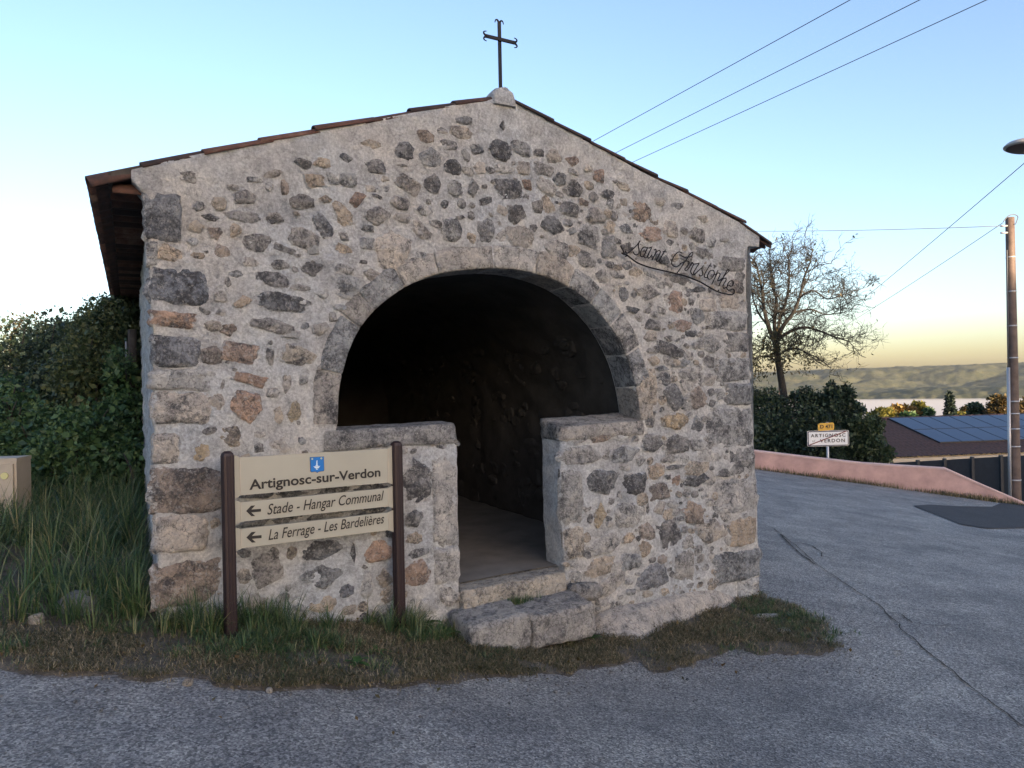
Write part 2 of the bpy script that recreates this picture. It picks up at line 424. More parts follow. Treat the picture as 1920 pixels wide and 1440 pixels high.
M['leaf_orange'] = make_leaf('autumn_leaf', [(0.10, 0.075, 0.020), (0.18, 0.10, 0.025), (0.24, 0.135, 0.030), (0.20, 0.15, 0.035)], 0.35)
M['leaf_yellow'] = make_leaf('yellow_leaf', [(0.09, 0.10, 0.025), (0.16, 0.15, 0.030), (0.20, 0.18, 0.035)], 0.35)
M['leaf_conifer'] = make_leaf('conifer_leaf', [(0.010, 0.020, 0.016), (0.016, 0.030, 0.022), (0.026, 0.044, 0.030)], 0.1)
M['grass'] = make_leaf('grass_blade', [(0.024, 0.058, 0.026), (0.044, 0.095, 0.038), (0.075, 0.14, 0.052), (0.125, 0.170, 0.070), (0.26, 0.25, 0.13)], 0.3)
M['drygrass'] = make_leaf('dry_grass_blade', [(0.055, 0.066, 0.026), (0.105, 0.098, 0.042), (0.165, 0.13, 0.068), (0.27, 0.21, 0.12), (0.46, 0.37, 0.23)], 0.25, 0.8)
M['weed'] = make_leaf('weed_leaf', [(0.025, 0.06, 0.02), (0.04, 0.10, 0.025), (0.075, 0.16, 0.035)], 0.3, 0.45)

# ------------------------------------------------------------------ terrain, hills, fog
def make_land(name, cols, scale):
    m, nt, lk, b = mat(name); P = pos(nt)
    a = noise_tex(nt, lk, scale, 8, 0.68, P); f = noise_tex(nt, lk, scale * 6, 6, 0.7, P)
    t = math_n(nt, lk, 'MULTIPLY_ADD', f.outputs['Fac'], 0.5, math_n(nt, lk, 'MULTIPLY', a.outputs['Fac'], 0.5))
    k = len(cols)
    c = ramp(nt, lk, t, [(0.30 + 0.40 * i / (k - 1), cc) for i, cc in enumerate(cols)]).outputs['Color']
    lk.new(c, b.inputs['Base Color']); b.inputs['Roughness'].default_value = 1.0
    b.inputs['Specular IOR Level'].default_value = 0.1
    return m
M['land'] = make_land('field_ground', [(0.025, 0.030, 0.014), (0.05, 0.052, 0.024), (0.085, 0.075, 0.04)], 0.25)
M['hill'] = make_land('wooded_hillside', [(0.022, 0.032, 0.020), (0.052, 0.064, 0.038), (0.105, 0.106, 0.064), (0.20, 0.172, 0.112)], 0.035)

def polar(name, angs, rads, hf, mat_, sink=0.0):
    V = []; F = []; na = len(angs)
    for r in rads:
        for a in angs:
            x = r * math.sin(rad(a)); y = r * math.cos(rad(a))
            V.append((x, y, hf(x, y) - (sink if r < 28 else 0)))
    for i in range(len(rads) - 1):
        for j in range(na - 1):
            F.append((i * na + j, i * na + j + 1, (i + 1) * na + j + 1, (i + 1) * na + j))
    return struct(obj(name, V, F, mat_))
rads = [0.05]
r = 0.8
while r < 1000: rads.append(r); r *= 1.1
rads.append(1130)
angs = [a for a in np.arange(-180, 181, 3.0)]
angs = sorted(set([float(a) for a in angs] + [float(x) for x in np.arange(6, 42, 0.75)]))
polar('ground', angs, rads, H, M['land'], 0.06)
hang = sorted(set([float(a) for a in np.arange(-180, 181, 6.0)] + [float(x) for x in np.arange(13, 40, 0.14)]))
hrads = [1120] + list(np.arange(1140, 3050, 15.0)) + [3200, 3500, 4000, 5000, 7000]
polar('hills', hang, hrads, far_H, M['hill'])

def volume_box(name, lo, hi, dens, col, aniso=0.2):
    m = bpy.data.materials.new(name + '_air'); m.use_nodes = True
    nt = m.node_tree.nodes; nt.remove(nt['Principled BSDF'])
    v = nt.new('ShaderNodeVolumePrincipled'); v.inputs['Color'].default_value = (*col, 1)
    v.inputs['Density'].default_value = dens; v.inputs['Anisotropy'].default_value = aniso
    m.node_tree.links.new(v.outputs[0], nt['Material Output'].inputs['Volume'])
    o = MB().box(lo, hi).build(name, m)
    return stuff(o)
def outward(o):
    b_ = bmesh.new(); b_.from_mesh(o.data); bmesh.ops.remove_doubles(b_, verts=b_.verts, dist=1e-4); bmesh.ops.recalc_face_normals(b_, faces=b_.faces); b_.to_mesh(o.data); b_.free()
FOG = True
if FOG:
    # valley fog: a flat-topped bank lying between the near slope and the hills
    m = bpy.data.materials.new('fog_air'); m.use_nodes = True
    nt = m.node_tree.nodes; nt.remove(nt['Principled BSDF'])
    v = nt.new('ShaderNodeVolumePrincipled'); v.inputs['Color'].default_value = (0.50, 0.52, 0.57, 1); v.inputs['Density'].default_value = 0.018
    m.node_tree.links.new(v.outputs[0], nt['Material Output'].inputs['Volume'])
    bm_ = MB(); top = []; bot = []
    pts = [(a, 560) for a in np.arange(8, 47, 3)] + [(a, 2050) for a in np.arange(46, 7, -3)]
    for a, rr in pts:
        x = rr * math.sin(rad(a)); y = rr * math.cos(rad(a)); top.append((x, y, 0)); 
    n_ = 13; rr_ = [470, 520, 620, 760, 900, 1050, 1180]; zz_ = [-50, -36, -31.5, -30, -29.5, -29, -29]; aa = np.arange(8, 47, 3)
    vs = [(r_ * math.sin(rad(a)), r_ * math.cos(rad(a)), z_) for r_, z_ in zip(rr_, zz_) for a in aa] + [(r_ * math.sin(rad(a)), r_ * math.cos(rad(a)), -84) for r_ in rr_ for a in aa]
    na_ = len(aa); nr_ = len(rr_); o_ = na_ * nr_; fs = []
    for i in range(nr_ - 1):
        for j in range(na_ - 1):
            f = (i * na_ + j, i * na_ + j + 1, (i + 1) * na_ + j + 1, (i + 1) * na_ + j); fs += [f[::-1], tuple(x + o_ for x in f)]
    for j in range(na_ - 1):
        fs += [(j, j + 1, j + 1 + o_, j + o_), tuple(reversed(((nr_ - 1) * na_ + j, (nr_ - 1) * na_ + j + 1, (nr_ - 1) * na_ + j + 1 + o_, (nr_ - 1) * na_ + j + o_)))]
    for i in range(nr_ - 1):
        fs += [(i * na_, (i * na_) + o_, (i + 1) * na_ + o_, (i + 1) * na_), ((i + 1) * na_ - 1, (i + 2) * na_ - 1, (i + 2) * na_ - 1 + o_, (i + 1) * na_ - 1 + o_)]
    bm_.add(vs, fs)
    fog = stuff(bm_.build('fog_bank', m)); outward(fog)
    tag(fog, 'pale bank of mist lying in the valley below the hills', 'fog')

volume_box('haze', (-3300, -3300, -90), (3300, 3300, 75), 0.00004, (0.93, 0.95, 1.0), 0.3)

# ------------------------------------------------------------------ road, verge, asphalt patch, cracks
def G(px, py):
    p = on_ground(px, py); return (p.x, p.y)
def sheet(name, poly, step, dz, mat_, bumpy=0.0, bscale=3.0, parent=None, edge_drop=0.0):
    V, q, be, bs = snapped_grid([poly], step)
    out = []
    for i, (x, y) in enumerate(V):
        z = H(x, y) + dz + (bumpy * fbm((x * bscale, y * bscale, 7.7), 3) if bumpy else 0)
        if i in bs: z = min(z, H(x, y) + dz) - edge_drop
        out.append((x, y, z))
    me = np_mesh(name, out, q)
    return link(name, me, mat_, parent)
road_poly = [(-9, -6), (14, -6), (18.5, 8), (16.5, 19.0), (13.8, 20.22), (7.3, 22.85), (2, 25.1), (-3, 27.2), (-3.0, 14), (2.3, 7.7), (1.5, 7.0), (-3.2, 4.4), (-9, 2.2)]
road = struct(sheet('road', road_poly, 0.22, 0.0, M['road'], 0.006, 0.9))
edge_px = [(-150, 1245), (0, 1262), (60, 1266), (120, 1262), (180, 1272), (260, 1276), (330, 1272), (400, 1284), (455, 1287), (500, 1296), (560, 1292),
           (610, 1297), (680, 1288), (740, 1290), (800, 1280), (850, 1284), (900, 1270), (960, 1272), (1020, 1266), (1075, 1270), (1085, 1256), (1140, 1250), (1190, 1240),
           (1230, 1262), (1290, 1252), (1330, 1232), (1400, 1226), (1470, 1224), (1530, 1226), (1582, 1217), (1540, 1208), (1553, 1190), (1556, 1172), (1530, 1160), (1490, 1142), (1440, 1122), (1421, 1112)]
edge = [G(*p) for p in edge_px]
ef = []
for i in range(len(edge) - 1):                    # ragged edge
    a = Vector(edge[i]); b_ = Vector(edge[i + 1]); n_ = max(2, int((b_ - a).length / 0.035))
    for k in range(n_):
        p = a.lerp(b_, k / n_); d = 0.10 * fbm((p.x * 5, p.y * 5, 1.0), 5, 2.2, 0.6)
        ef.append((p.x + 0.4 * d, p.y + d))
verge_poly = ef + [(2.5, 7.9), (1.4, 7.4), (-2.3, 5.2), (-3.0, 12.5), (-9.5, 14.5), (-11.5, 6.0), (-8, 3.2)]
verge = struct(sheet('verge', verge_poly, 0.05, 0.013, M['soil'], 0.012, 6.0, None, 0.013))
pp = [(1712, 949), (1745, 947), (1790, 950), (1860, 951), (1990, 954), (2050, 990), (1960, 990), (1850, 992), (1800, 984), (1760, 968)]
patch = struct(sheet('asphalt_patch', [G(*p) for p in pp], 0.14, 0.014, M['patch']))
def ribbon(name, pxs, w, parent, dz=0.010, k=8):
    P = catmull([Vector((*G(*p), 0)) for p in pxs], k); V = []; F = []
    for i, p in enumerate(P):
        d = (P[min(i + 1, len(P) - 1)] - P[max(i - 1, 0)]).normalized(); s = Vector((-d.y, d.x, 0))
        ww = w * (0.45 + 1.1 * abs(noise.noise(Vector((p.x * 3.3, p.y * 3.3, 2))))) * (0.25 if i in (0, len(P) - 1) else 1)
        j = 0.02 * fbm((p.x * 5, p.y * 5, 9), 3)
        for sg in (-1, 1):
            qn = p + s * (j + sg * ww); V.append((qn.x, qn.y, H(qn.x, qn.y) + dz))
    for i in range(len(P) - 1): F.append((2 * i, 2 * i + 1, 2 * i + 3, 2 * i + 2))
    return obj(name, V, F, M['crack'], parent)
ribbon('crack', [(1448, 990), (1490, 1022), (1540, 1065), (1600, 1105), (1650, 1138), (1668, 1158), (1686, 1170), (1692, 1182), (1745, 1228), (1800, 1272), (1860, 1320), (1925, 1368)], 0.008, road)
ribbon('crack', [(1462, 1002), (1472, 1012), (1490, 1030), (1510, 1046), (1530, 1060)], 0.015, road, 0.012)
ribbon('crack', [(1668, 1150), (1690, 1153), (1705, 1165), (1712, 1170)], 0.008, road)
ribbon('crack', [(1484, 1018), (1515, 1022), (1538, 1035), (1540, 1045)], 0.012, road)
ribbon('crack', [(1712, 1170), (1760, 1174), (1830, 1172)], 0.004, road)
ribbon('crack', [(1590, 1176), (1640, 1178), (1680, 1176)], 0.004, road)
ribbon('crack', [(1620, 1120), (1700, 1118), (1790, 1120), (1850, 1122)], 0.003, road)

# ------------------------------------------------------------------ the chapel
TH = rad(30.5)
U = Vector((math.cos(TH), math.sin(TH), 0)); FN = Vector((math.sin(TH), -math.cos(TH), 0))
DD = Vector((-math.sin(rad(26.4)), math.cos(rad(26.4)), 0))
_r = ray(290, 733); P0 = Vector((_r.x * 4.78, 4.78, 0))
def fac(px, py):
    p = on_plane(px, py, P0, FN); return ((p - P0).dot(U), p.z)
def FW(u, z, w=0.0, d=0.0):
    p = P0 + U * u + FN * w + DD * d; return Vector((p.x, p.y, z))
CHLOC = FW(2.6, H(*FW(2.6, 0).xy))
chapel = thing('chapel', 'small open stone chapel with wide round arch, gabled roof and iron cross', 'chapel', CHLOC)

outline_px = [(305, 1260), (303, 1165), (299, 1110), (296, 1060), (293, 1000), (291, 930), (289, 850), (288, 740), (287, 640), (285, 570), (281, 500), (277, 430), (275, 366),
              (262, 354), (246, 336), (246, 318), (330, 298), (400, 283), (475, 268), (550, 252), (625, 239), (700, 225), (780, 210), (850, 197), (900, 189), (940, 184), (962, 188),
              (1000, 210), (1055, 240), (1110, 268), (1200, 320), (1300, 369), (1400, 424), (1424, 440), (1424, 463), (1402, 462), (1399, 500), (1400, 560), (1402, 620), (1405, 680), (1409, 740),
              (1412, 800), (1415, 860), (1418, 920), (1421, 980), (1422, 1040), (1421, 1100), (1420, 1260)]
arch_px = [(632, 797), (634, 740), (643, 690), (660, 640), (685, 600), (720, 565), (765, 535), (815, 515), (870, 506), (925, 503), (980, 508), (1040, 526), (1085, 552),
           (1125, 590), (1157, 635), (1180, 685), (1194, 740), (1201, 790)]
arch = [Vector((*fac(*p), 0)) for p in arch_px]
arch_f = [(p.x, p.y) for p in catmull(arch, 8)]
outline = [fac(*p) for p in outline_px]
# rough silhouette at the quoins
def roughen(poly, amp, lim):
    out = []
    for i in range(len(poly)):
        a = Vector((*poly[i], 0)); b_ = Vector((*poly[(i + 1) % len(poly)], 0)); n_ = max(1, int((b_ - a).length / 0.05))
        for k in range(n_):
            p = a.lerp(b_, k / n_); d = amp * fbm((p.x * 6, p.y * 6, 3.0), 3)
            if lim(p): out.append((p.x + d, p.y + 0.3 * d))
            else: out.append((p.x, p.y))
    return out
outline = roughen(outline, 0.012, lambda p: p.y < 2.9)
opening = [fac(864, 1270), fac(861, 1080), fac(858, 950), fac(856, 850), fac(855, 815), fac(628, 815)] + arch_f + [fac(1203, 812), fac(1051, 818), fac(1052, 900), fac(1054, 980), fac(1060, 1070), fac(1064, 1270)]
opening = roughen(opening, 0.010, lambda p: p.y < 1.35)
THK = 0.31
V, q, be, bs = snapped_grid([outline, opening], 0.021)
front = []
for i, (u, z) in enumerate(V):
    w = 0.012 * fbm((u * 2.2, z * 2.2, 0.4), 2) + 0.011 * fbm((u * 8, z * 8, 5.0), 5, 2.0, 0.62)
    if i in bs: w = 0.4 * w - 0.004
    front.append(FW(u, z, w))
n0 = len(front)
bidx = {i: n0 + k for k, i in enumerate(sorted(bs))}
vv = front + [p + DD * THK for p in (front[i] for i in sorted(bs))]
ff = [tuple(f) for f in q.tolist()] + [(b_, a, bidx[a], bidx[b_]) for a, b_ in be]
facade = obj('facade_wall', vv, ff, M['mortar'], chapel)
# inner face of the front wall
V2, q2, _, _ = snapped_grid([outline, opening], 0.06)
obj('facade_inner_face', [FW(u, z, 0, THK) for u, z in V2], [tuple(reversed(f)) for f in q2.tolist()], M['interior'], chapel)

LEN = 8.3
WU = fac(1415, 860)[0]
zl = fac(275, 366)[1]; zr = fac(1402, 462)[1]
ridge_u, ridge_z = fac(950, 184)
def wall_sheet(name, a, b_, z0, z1f, nx, nz, amp):
    V = []; F = []
    dn = (b_ - a).normalized(); nn = Vector((dn.y, -dn.x, 0))
    for i in range(nx + 1):
        for j in range(nz + 1):
            p = a.lerp(b_, i / nx); z = z0 + (z1f(i / nx) - z0) * j / nz
            w = amp * fbm((p.x * 6 + p.y * 3, p.y * 4, z * 6), 4) if 0 < i else 0
            V.append((p.x + nn.x * w, p.y + nn.y * w, z))
    for i in range(nx):
        for j in range(nz): F.append((i * (nz + 1) + j, (i + 1) * (nz + 1) + j, (i + 1) * (nz + 1) + j + 1, i * (nz + 1) + j + 1))
    return obj(name, V, F, M['mortar'], chapel)
wall_sheet('side_wall', FW(0.0, 0), FW(0.0, 0, 0, LEN), -1.0, lambda t: zl + 0.08, 240, 90, 0.035)
wall_sheet('side_wall', FW(WU, 0, 0, LEN), FW(WU, 0), -1.5, lambda t: zr + 0.08, 80, 30, 0.02)
back = [FW(0, -1.2, 0, LEN), FW(WU, -1.2, 0, LEN), FW(WU, zr + 0.1, 0, LEN), FW(ridge_u, ridge_z - 0.03, 0, LEN), FW(0, zl + 0.1, 0, LEN)]
MB().prism(back, DD * -0.3).build('rear_wall', M['mortar'], chapel)
# vault (tunnel) and floor
FLOOR = fac(868, 1100)[1] + 0.004
au0, au1 = arch_f[0][0], arch_f[-1][0]; auc = (au0 + au1) / 2
prof = [(auc + (au0 - auc) * 1.03, FLOOR - 0.1), (auc + (au0 - auc) * 1.03, 0.6)] + [(auc + (u - auc) * 1.03, 1.4 + (z - 1.4) * 1.05) for u, z in arch_f] + [(auc + (au1 - auc) * 1.03, 0.6), (auc + (au1 - auc) * 1.03, FLOOR - 0.1)]
prof = [prof[0]] + [(prof[0][0], FLOOR + t * 0.1) for t in range(0, 12)] + prof[2:-2] + [(prof[-1][0], FLOOR + t * 0.1) for t in range(11, -1, -1)] + [prof[-1]]
TV = []; TF = []; npf = len(prof); nd = 56
for i in range(nd + 1):
    d = THK + 0.002 + (LEN - 0.8) * i / nd
    for u, z in prof:
        k = 0.05 * fbm((u * 3.5, d * 4, z * 4), 4) if i else 0
        TV.append(FW(u + (k if u > auc else -k), z, 0, d))
for i in range(nd):
    for j in range(npf - 1): TF.append((i * npf + j, (i + 1) * npf + j, (i + 1) * npf + j + 1, i * npf + j + 1))
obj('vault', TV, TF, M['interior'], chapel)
MB().add([FW(u, z, 0, LEN - 0.8) for u, z in prof], [tuple(range(npf))]).build('altar_wall', M['altar_shade'], chapel)
FV = []; FF = []
for i in range(31):
    for j in range(13):
        u = au0 - 0.15 + (au1 - au0 + 0.3) * j / 12; d = 0.12 + (LEN - 0.9) * i / 30
        FV.append(FW(u, FLOOR + 0.012 * fbm((u * 2, d * 2, 0), 3), 0, d))
for i in range(30):
    for j in range(12): FF.append((i * 13 + j, i * 13 + j + 1, (i + 1) * 13 + j + 1, (i + 1) * 13 + j))
obj('chapel_floor', FV, FF, M['floor'], chapel)

# ---- rubble stones, traced from the photograph: cx,cy,w,h,colour[,rotation]  in the crop named
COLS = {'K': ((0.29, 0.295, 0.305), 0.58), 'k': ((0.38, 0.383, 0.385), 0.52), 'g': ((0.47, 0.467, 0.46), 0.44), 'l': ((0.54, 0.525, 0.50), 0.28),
        't': ((0.52, 0.455, 0.375), 0.28), 'o': ((0.46, 0.345, 0.28), 0.34), 'b': ((0.40, 0.335, 0.285), 0.44), 'w': ((0.66, 0.65, 0.62), 0.05),
        'y': ((0.52, 0.435, 0.31), 0.22), 'B': ((0.28, 0.295, 0.325), 0.52)}
CROPS = {'1': (240, 160, .3125), '2': (820, 140, 1 / 3), '3': (240, 560, .27083), '4': (240, 850, 1 / 3), '5': (820, 740, 1 / 3), '9': (1190, 620, .125)}
STONES = {
'1': """212,800,215,285,K,0,q;255,1005,170,120,t;145,1010,70,140,l,0,q;318,1205,360,215,B,2,q;365,540,110,90,g;430,725,70,60,g;548,712,90,80,t;710,665,140,80,k,-8;
495,792,105,42,k,8;690,790,215,72,k,2;885,795,110,75,g,10;410,845,90,75,t,12;525,885,85,90,b,-10;645,870,75,85,t;395,940,80,45,g;570,1003,100,90,b,12;420,1020,95,45,t;
780,945,180,110,k,-4;930,985,150,60,k,12;1060,915,180,130,g,10;1115,985,90,65,l;1050,695,145,88,k,-12;1185,680,80,50,t;1175,845,95,160,K,-30;1295,905,70,55,g,30;1295,985,115,70,t,8;
1290,770,100,160,t,-25;1378,690,100,92,o;1490,665,70,25,k,10;1495,780,145,115,k,18;1435,855,80,45,g;1435,945,100,80,k;1585,990,235,225,l;1635,710,125,80,g;1640,800,100,60,l;
1760,870,130,80,g,35;1780,755,90,60,g;1680,590,150,140,g;1830,590,95,120,k,8;1330,570,110,90,g;1110,575,140,92,t;1230,560,60,80,l,-15;1450,620,80,40,g;1525,622,80,36,g;1540,565,60,45,t;
1050,470,100,60,k;1165,465,100,60,t;1310,440,92,62,k;1475,485,152,90,K,4;1450,355,130,60,t;1660,395,110,110,K;1785,310,115,80,b,8;1810,430,130,115,k,10;940,610,48,90,b;845,610,55,60,g;
870,530,120,42,l,-20;760,568,100,38,l;630,610,82,35,g;730,1060,115,58,g;915,1075,115,58,g;1000,1105,40,35,l;1115,1105,138,86,K;1300,1105,122,70,g;880,1165,225,95,B,8;1035,1215,125,40,g,4;
930,1295,335,125,K,4;1320,1215,170,132,g;1465,1140,105,80,l;1470,1195,70,30,g;1160,1255,90,40,g,10;690,1300,108,80,t;555,1265,80,70,g;640,1130,95,50,g;1410,1060,50,25,l;1760,1030,70,60,g;
1280,1330,90,40,g;1225,1395,60,60,g;1640,480,72,20,g;1500,1285,70,36,g;600,1180,44,64,g;1110,1065,30,30,k;470,1000,30,24,t;1020,1020,44,26,g;1570,1110,40,26,g""",
'2': """150,260,92,52,k,-8;135,325,132,75,l;30,315,60,40,g;62,400,105,66,k;160,455,44,72,g,-20;222,425,82,75,g,15;355,430,128,118,K,10;470,410,122,76,k,12;85,520,102,92,k;235,522,72,70,l;
370,530,112,54,l;430,498,30,26,k;485,530,76,80,l;600,525,112,90,g;655,460,92,82,l;755,485,82,62,o;690,585,76,74,k;765,550,62,40,l;845,525,52,50,l;910,570,66,76,o;570,440,60,46,g;
95,640,88,90,g;200,635,66,102,k;265,630,30,26,k;312,600,36,26,g;400,645,155,116,K,-4;500,615,66,60,o,15;495,690,40,40,k;615,630,114,84,l,20;770,635,98,90,k;270,710,72,60,K;135,725,50,60,g;
40,730,46,48,K;565,735,66,92,k,-8;370,765,70,50,l,15;450,785,110,120,k;740,755,108,80,K,10;820,715,62,40,b;880,685,52,54,k;955,675,76,60,k,8;972,722,40,58,l;640,845,140,112,K,10;890,790,106,96,k;
995,795,40,54,k;1015,740,26,30,g;135,805,58,30,k;190,792,42,50,k;80,870,112,126,k;275,875,96,126,k;190,920,52,58,t;460,915,156,138,l;540,865,46,46,g;590,910,26,15,g;675,985,140,106,g,12;755,880,60,50,g;
850,910,126,132,g;940,885,40,38,g;965,965,82,128,k;835,1040,120,92,k,20;970,1070,52,46,K;1060,865,96,60,k,10;1145,770,104,122,b;1200,900,145,95,o,8;1310,870,85,98,l;1460,900,86,82,g;1390,880,40,40,t;
1490,1005,82,66,k,10;1540,940,56,64,g,-15;1612,930,60,24,k;1050,715,50,48,t;1250,715,60,48,l;1045,630,74,50,t,15;1345,740,74,40,g;1490,810,64,50,t;1060,975,66,70,g;1262,1035,90,66,k,10;1400,1022,80,58,g;
1110,1110,82,60,t;1215,1130,112,70,g,6;1360,1152,115,74,k,-6;1300,1170,46,60,g;1065,1075,62,58,g;930,1130,86,80,g;1035,1135,42,26,b;1185,1225,138,92,g;1338,1280,84,125,o,6;1462,1208,100,36,K,-8;
1525,1290,98,90,l;1425,1275,36,54,g;1050,1238,52,78,k;1100,1320,78,44,K,6;1185,1325,40,38,K;1262,1325,52,44,g;1465,1360,76,90,k;1380,1410,102,76,o;1212,1408,92,66,k;1635,1385,215,108,g,0,q;1685,1190,70,80,b,0,q;
365,285,36,58,g;1660,1065,130,80,g,0,q;1640,1270,110,90,l,0,q;680,720,34,20,g;1090,990,30,40,g;720,650,30,26,g;1000,600,30,24,t;300,790,26,22,g;800,830,24,22,g;440,590,24,18,l""",
'3': """320,148,300,112,o,4,q;590,185,125,82,l;690,215,112,98,b,15;640,95,72,46,g;530,88,95,38,k,25;1010,190,330,105,k,8;1120,240,150,70,g;1225,190,64,56,k;1335,205,115,95,l;
330,365,330,205,B,2,q;572,395,155,125,b;765,372,280,150,o,3;985,400,52,130,g;985,305,36,36,b;1190,395,240,148,t,3;390,562,430,145,l,2,q;850,565,262,110,o,4;812,750,232,215,o,12;1010,650,102,72,g,-10;
1100,595,60,130,g;1215,560,60,70,l;1148,785,96,148,y;1042,808,70,122,t;655,590,30,82,g,10;622,712,110,122,l;370,765,400,215,l,2,q;722,955,172,150,t,10;910,940,92,50,l,8;1070,1012,182,105,l;
905,1030,70,72,g;1205,985,62,60,g;565,912,112,56,k,-10;262,1040,180,200,l,0,q;507,1065,116,142,y;240,700,40,40,g;740,490,40,30,g;1330,480,50,40,g;690,440,36,24,k;1180,860,30,30,g""",
'4': """345,205,390,250,b,4,q;300,452,300,205,l,3,q;490,390,62,60,t;345,730,360,232,b,0,q;300,912,225,100,l,0,q;650,560,80,56,k;785,640,172,212,k,-4;650,690,90,86,t;920,560,60,80,t;1100,545,235,112,K;
1265,560,30,118,K;1410,552,172,120,o,3;1085,702,262,150,k,3;1230,775,82,76,B;1342,742,76,140,l;1450,700,102,112,t;1628,675,152,142,o;1630,560,135,50,k,-10;1612,477,104,70,t;1612,365,122,98,k;1622,160,165,252,K,2;
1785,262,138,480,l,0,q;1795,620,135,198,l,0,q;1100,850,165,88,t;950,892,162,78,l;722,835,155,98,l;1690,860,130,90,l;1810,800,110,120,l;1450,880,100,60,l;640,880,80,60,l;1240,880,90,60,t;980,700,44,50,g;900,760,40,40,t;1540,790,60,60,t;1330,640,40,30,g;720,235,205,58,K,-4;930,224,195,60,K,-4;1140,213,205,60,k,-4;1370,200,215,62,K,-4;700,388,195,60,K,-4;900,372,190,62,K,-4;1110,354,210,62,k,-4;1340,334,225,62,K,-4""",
'5': """725,245,72,40,l;920,245,112,44,b,-4;1030,242,86,40,w,-4;1115,248,40,44,l;805,345,232,110,k;1050,335,172,98,g;1145,372,52,58,l;760,578,128,292,l,0,q;925,487,172,155,K,4;1105,492,142,150,K,3;
910,675,76,152,y;1065,672,172,152,l;975,600,40,40,g;1180,640,20,60,t;770,832,112,172,t,0,q;945,842,184,108,l,-12;1075,805,72,60,t;1182,770,92,106,b;1170,866,72,92,t;1300,785,152,192,K,10;1390,760,40,40,g;
1085,938,122,100,g;900,968,205,108,t,-8;965,1070,190,110,l,-15;1212,1030,172,152,B,-8;1090,1112,60,38,k;1392,962,112,172,l;1265,925,60,60,b;1340,155,152,100,y;1465,162,72,88,k;1500,135,38,38,k;
1650,185,240,220,g,0,q;1200,132,60,98,g;1212,277,112,106,k;1352,272,132,110,k;1465,277,92,88,l;1530,342,132,98,l;1710,372,145,150,k,0,q;1275,370,42,30,g;1370,357,94,48,l;1330,407,122,28,k;1235,432,92,90,t;
1460,412,142,92,t;1295,460,30,36,l;1340,487,42,66,o;1460,480,154,72,K,-5;1540,412,30,28,g;1610,442,82,58,k;1680,570,240,190,g,0,q;1250,547,112,98,b;1245,640,82,92,g;1325,617,72,50,k;1435,667,132,120,b,12;1450,560,42,40,t;
1535,772,192,148,l;1722,772,152,152,t,0,q;1680,962,272,172,k,0,q;1480,920,42,52,l;1755,1092,125,150,l,0,q;1180,1120,60,40,t;900,1165,24,44,k;1560,680,40,40,l;1210,930,40,34,l;860,700,30,60,t""",
'9': """500,115,122,90,g;650,140,82,48,k,-20;540,292,405,205,K,12;780,230,92,88,k;235,302,122,76,g;900,230,122,120,t;1150,190,350,272,g;1540,170,345,282,g,0,q;1000,352,102,100,k;1105,462,162,190,K;760,490,182,128,g;
820,640,285,228,l;420,572,222,118,k,15;575,520,52,60,g;1130,732,202,170,l;1500,590,500,345,g,0,q;590,982,345,420,K;950,1002,312,362,b;1150,922,112,120,t;1280,952,142,172,g,-15;1570,952,365,312,k,0,q;
195,850,260,560,t,0,q;240,1262,160,178,k;840,40,200,110,g;220,80,225,170,l;700,760,60,50,g;340,700,50,44,l;620,420,70,36,t"""}
def rock_outline(rng, quad, n):
    k = 4 if quad else rng.randint(4, 7)
    if quad: angs = [math.pi / 4 + math.pi / 2 * i + rng.uniform(-0.08, 0.08) for i in range(4)]
    else:
        off = rng.uniform(0, 6.28); angs = [off + 2 * math.pi * (i + rng.uniform(-0.3, 0.3)) / k for i in range(k)]
    cor = []
    for a in angs:
        e = 8.0 if quad else rng.uniform(2.4, 6.5)
        c, s = math.cos(a), math.sin(a)
        rr = (abs(c) ** e + abs(s) ** e) ** (-1 / e) * (rng.uniform(0.95, 1.04) if quad else rng.uniform(0.86, 1.10))
        cor.append(Vector((c * rr, s * rr)))
    out = []
    for i in range(n):
        a = 2 * math.pi * i / n; d = Vector((math.cos(a), math.sin(a))); best = None
        for j in range(len(cor)):
            p, q_ = cor[j], cor[(j + 1) % len(cor)]
            e = q_ - p; den = d.x * e.y - d.y * e.x
            if abs(den) < 1e-9: continue
            t = (p.x * e.y - p.y * e.x) / den; s = (p.x * d.y - p.y * d.x) / den
            if t > 0 and -0.001 <= s <= 1.001: best = t if best is None else min(best, t)
        out.append(best if best else 0.9)
    # pull flat sides out a little and roughen
    out = [0.1 * out[i - 1] + 0.8 * out[i] + 0.1 * out[(i + 1) % n] for i in range(n)]
    sx = rng.uniform(0, 99)
    out = [r_ * (1 + 0.11 * fbm((2.6 * math.cos(2 * math.pi * i / n) + sx, 2.6 * math.sin(2 * math.pi * i / n), sx), 4, 2.0, 0.7)) for i, r_ in enumerate(out)]
    mx = max(abs(out[i] * math.cos(2 * math.pi * i / n)) for i in range(n)); my = max(abs(out[i] * math.sin(2 * math.pi * i / n)) for i in range(n))
    return out, mx, my
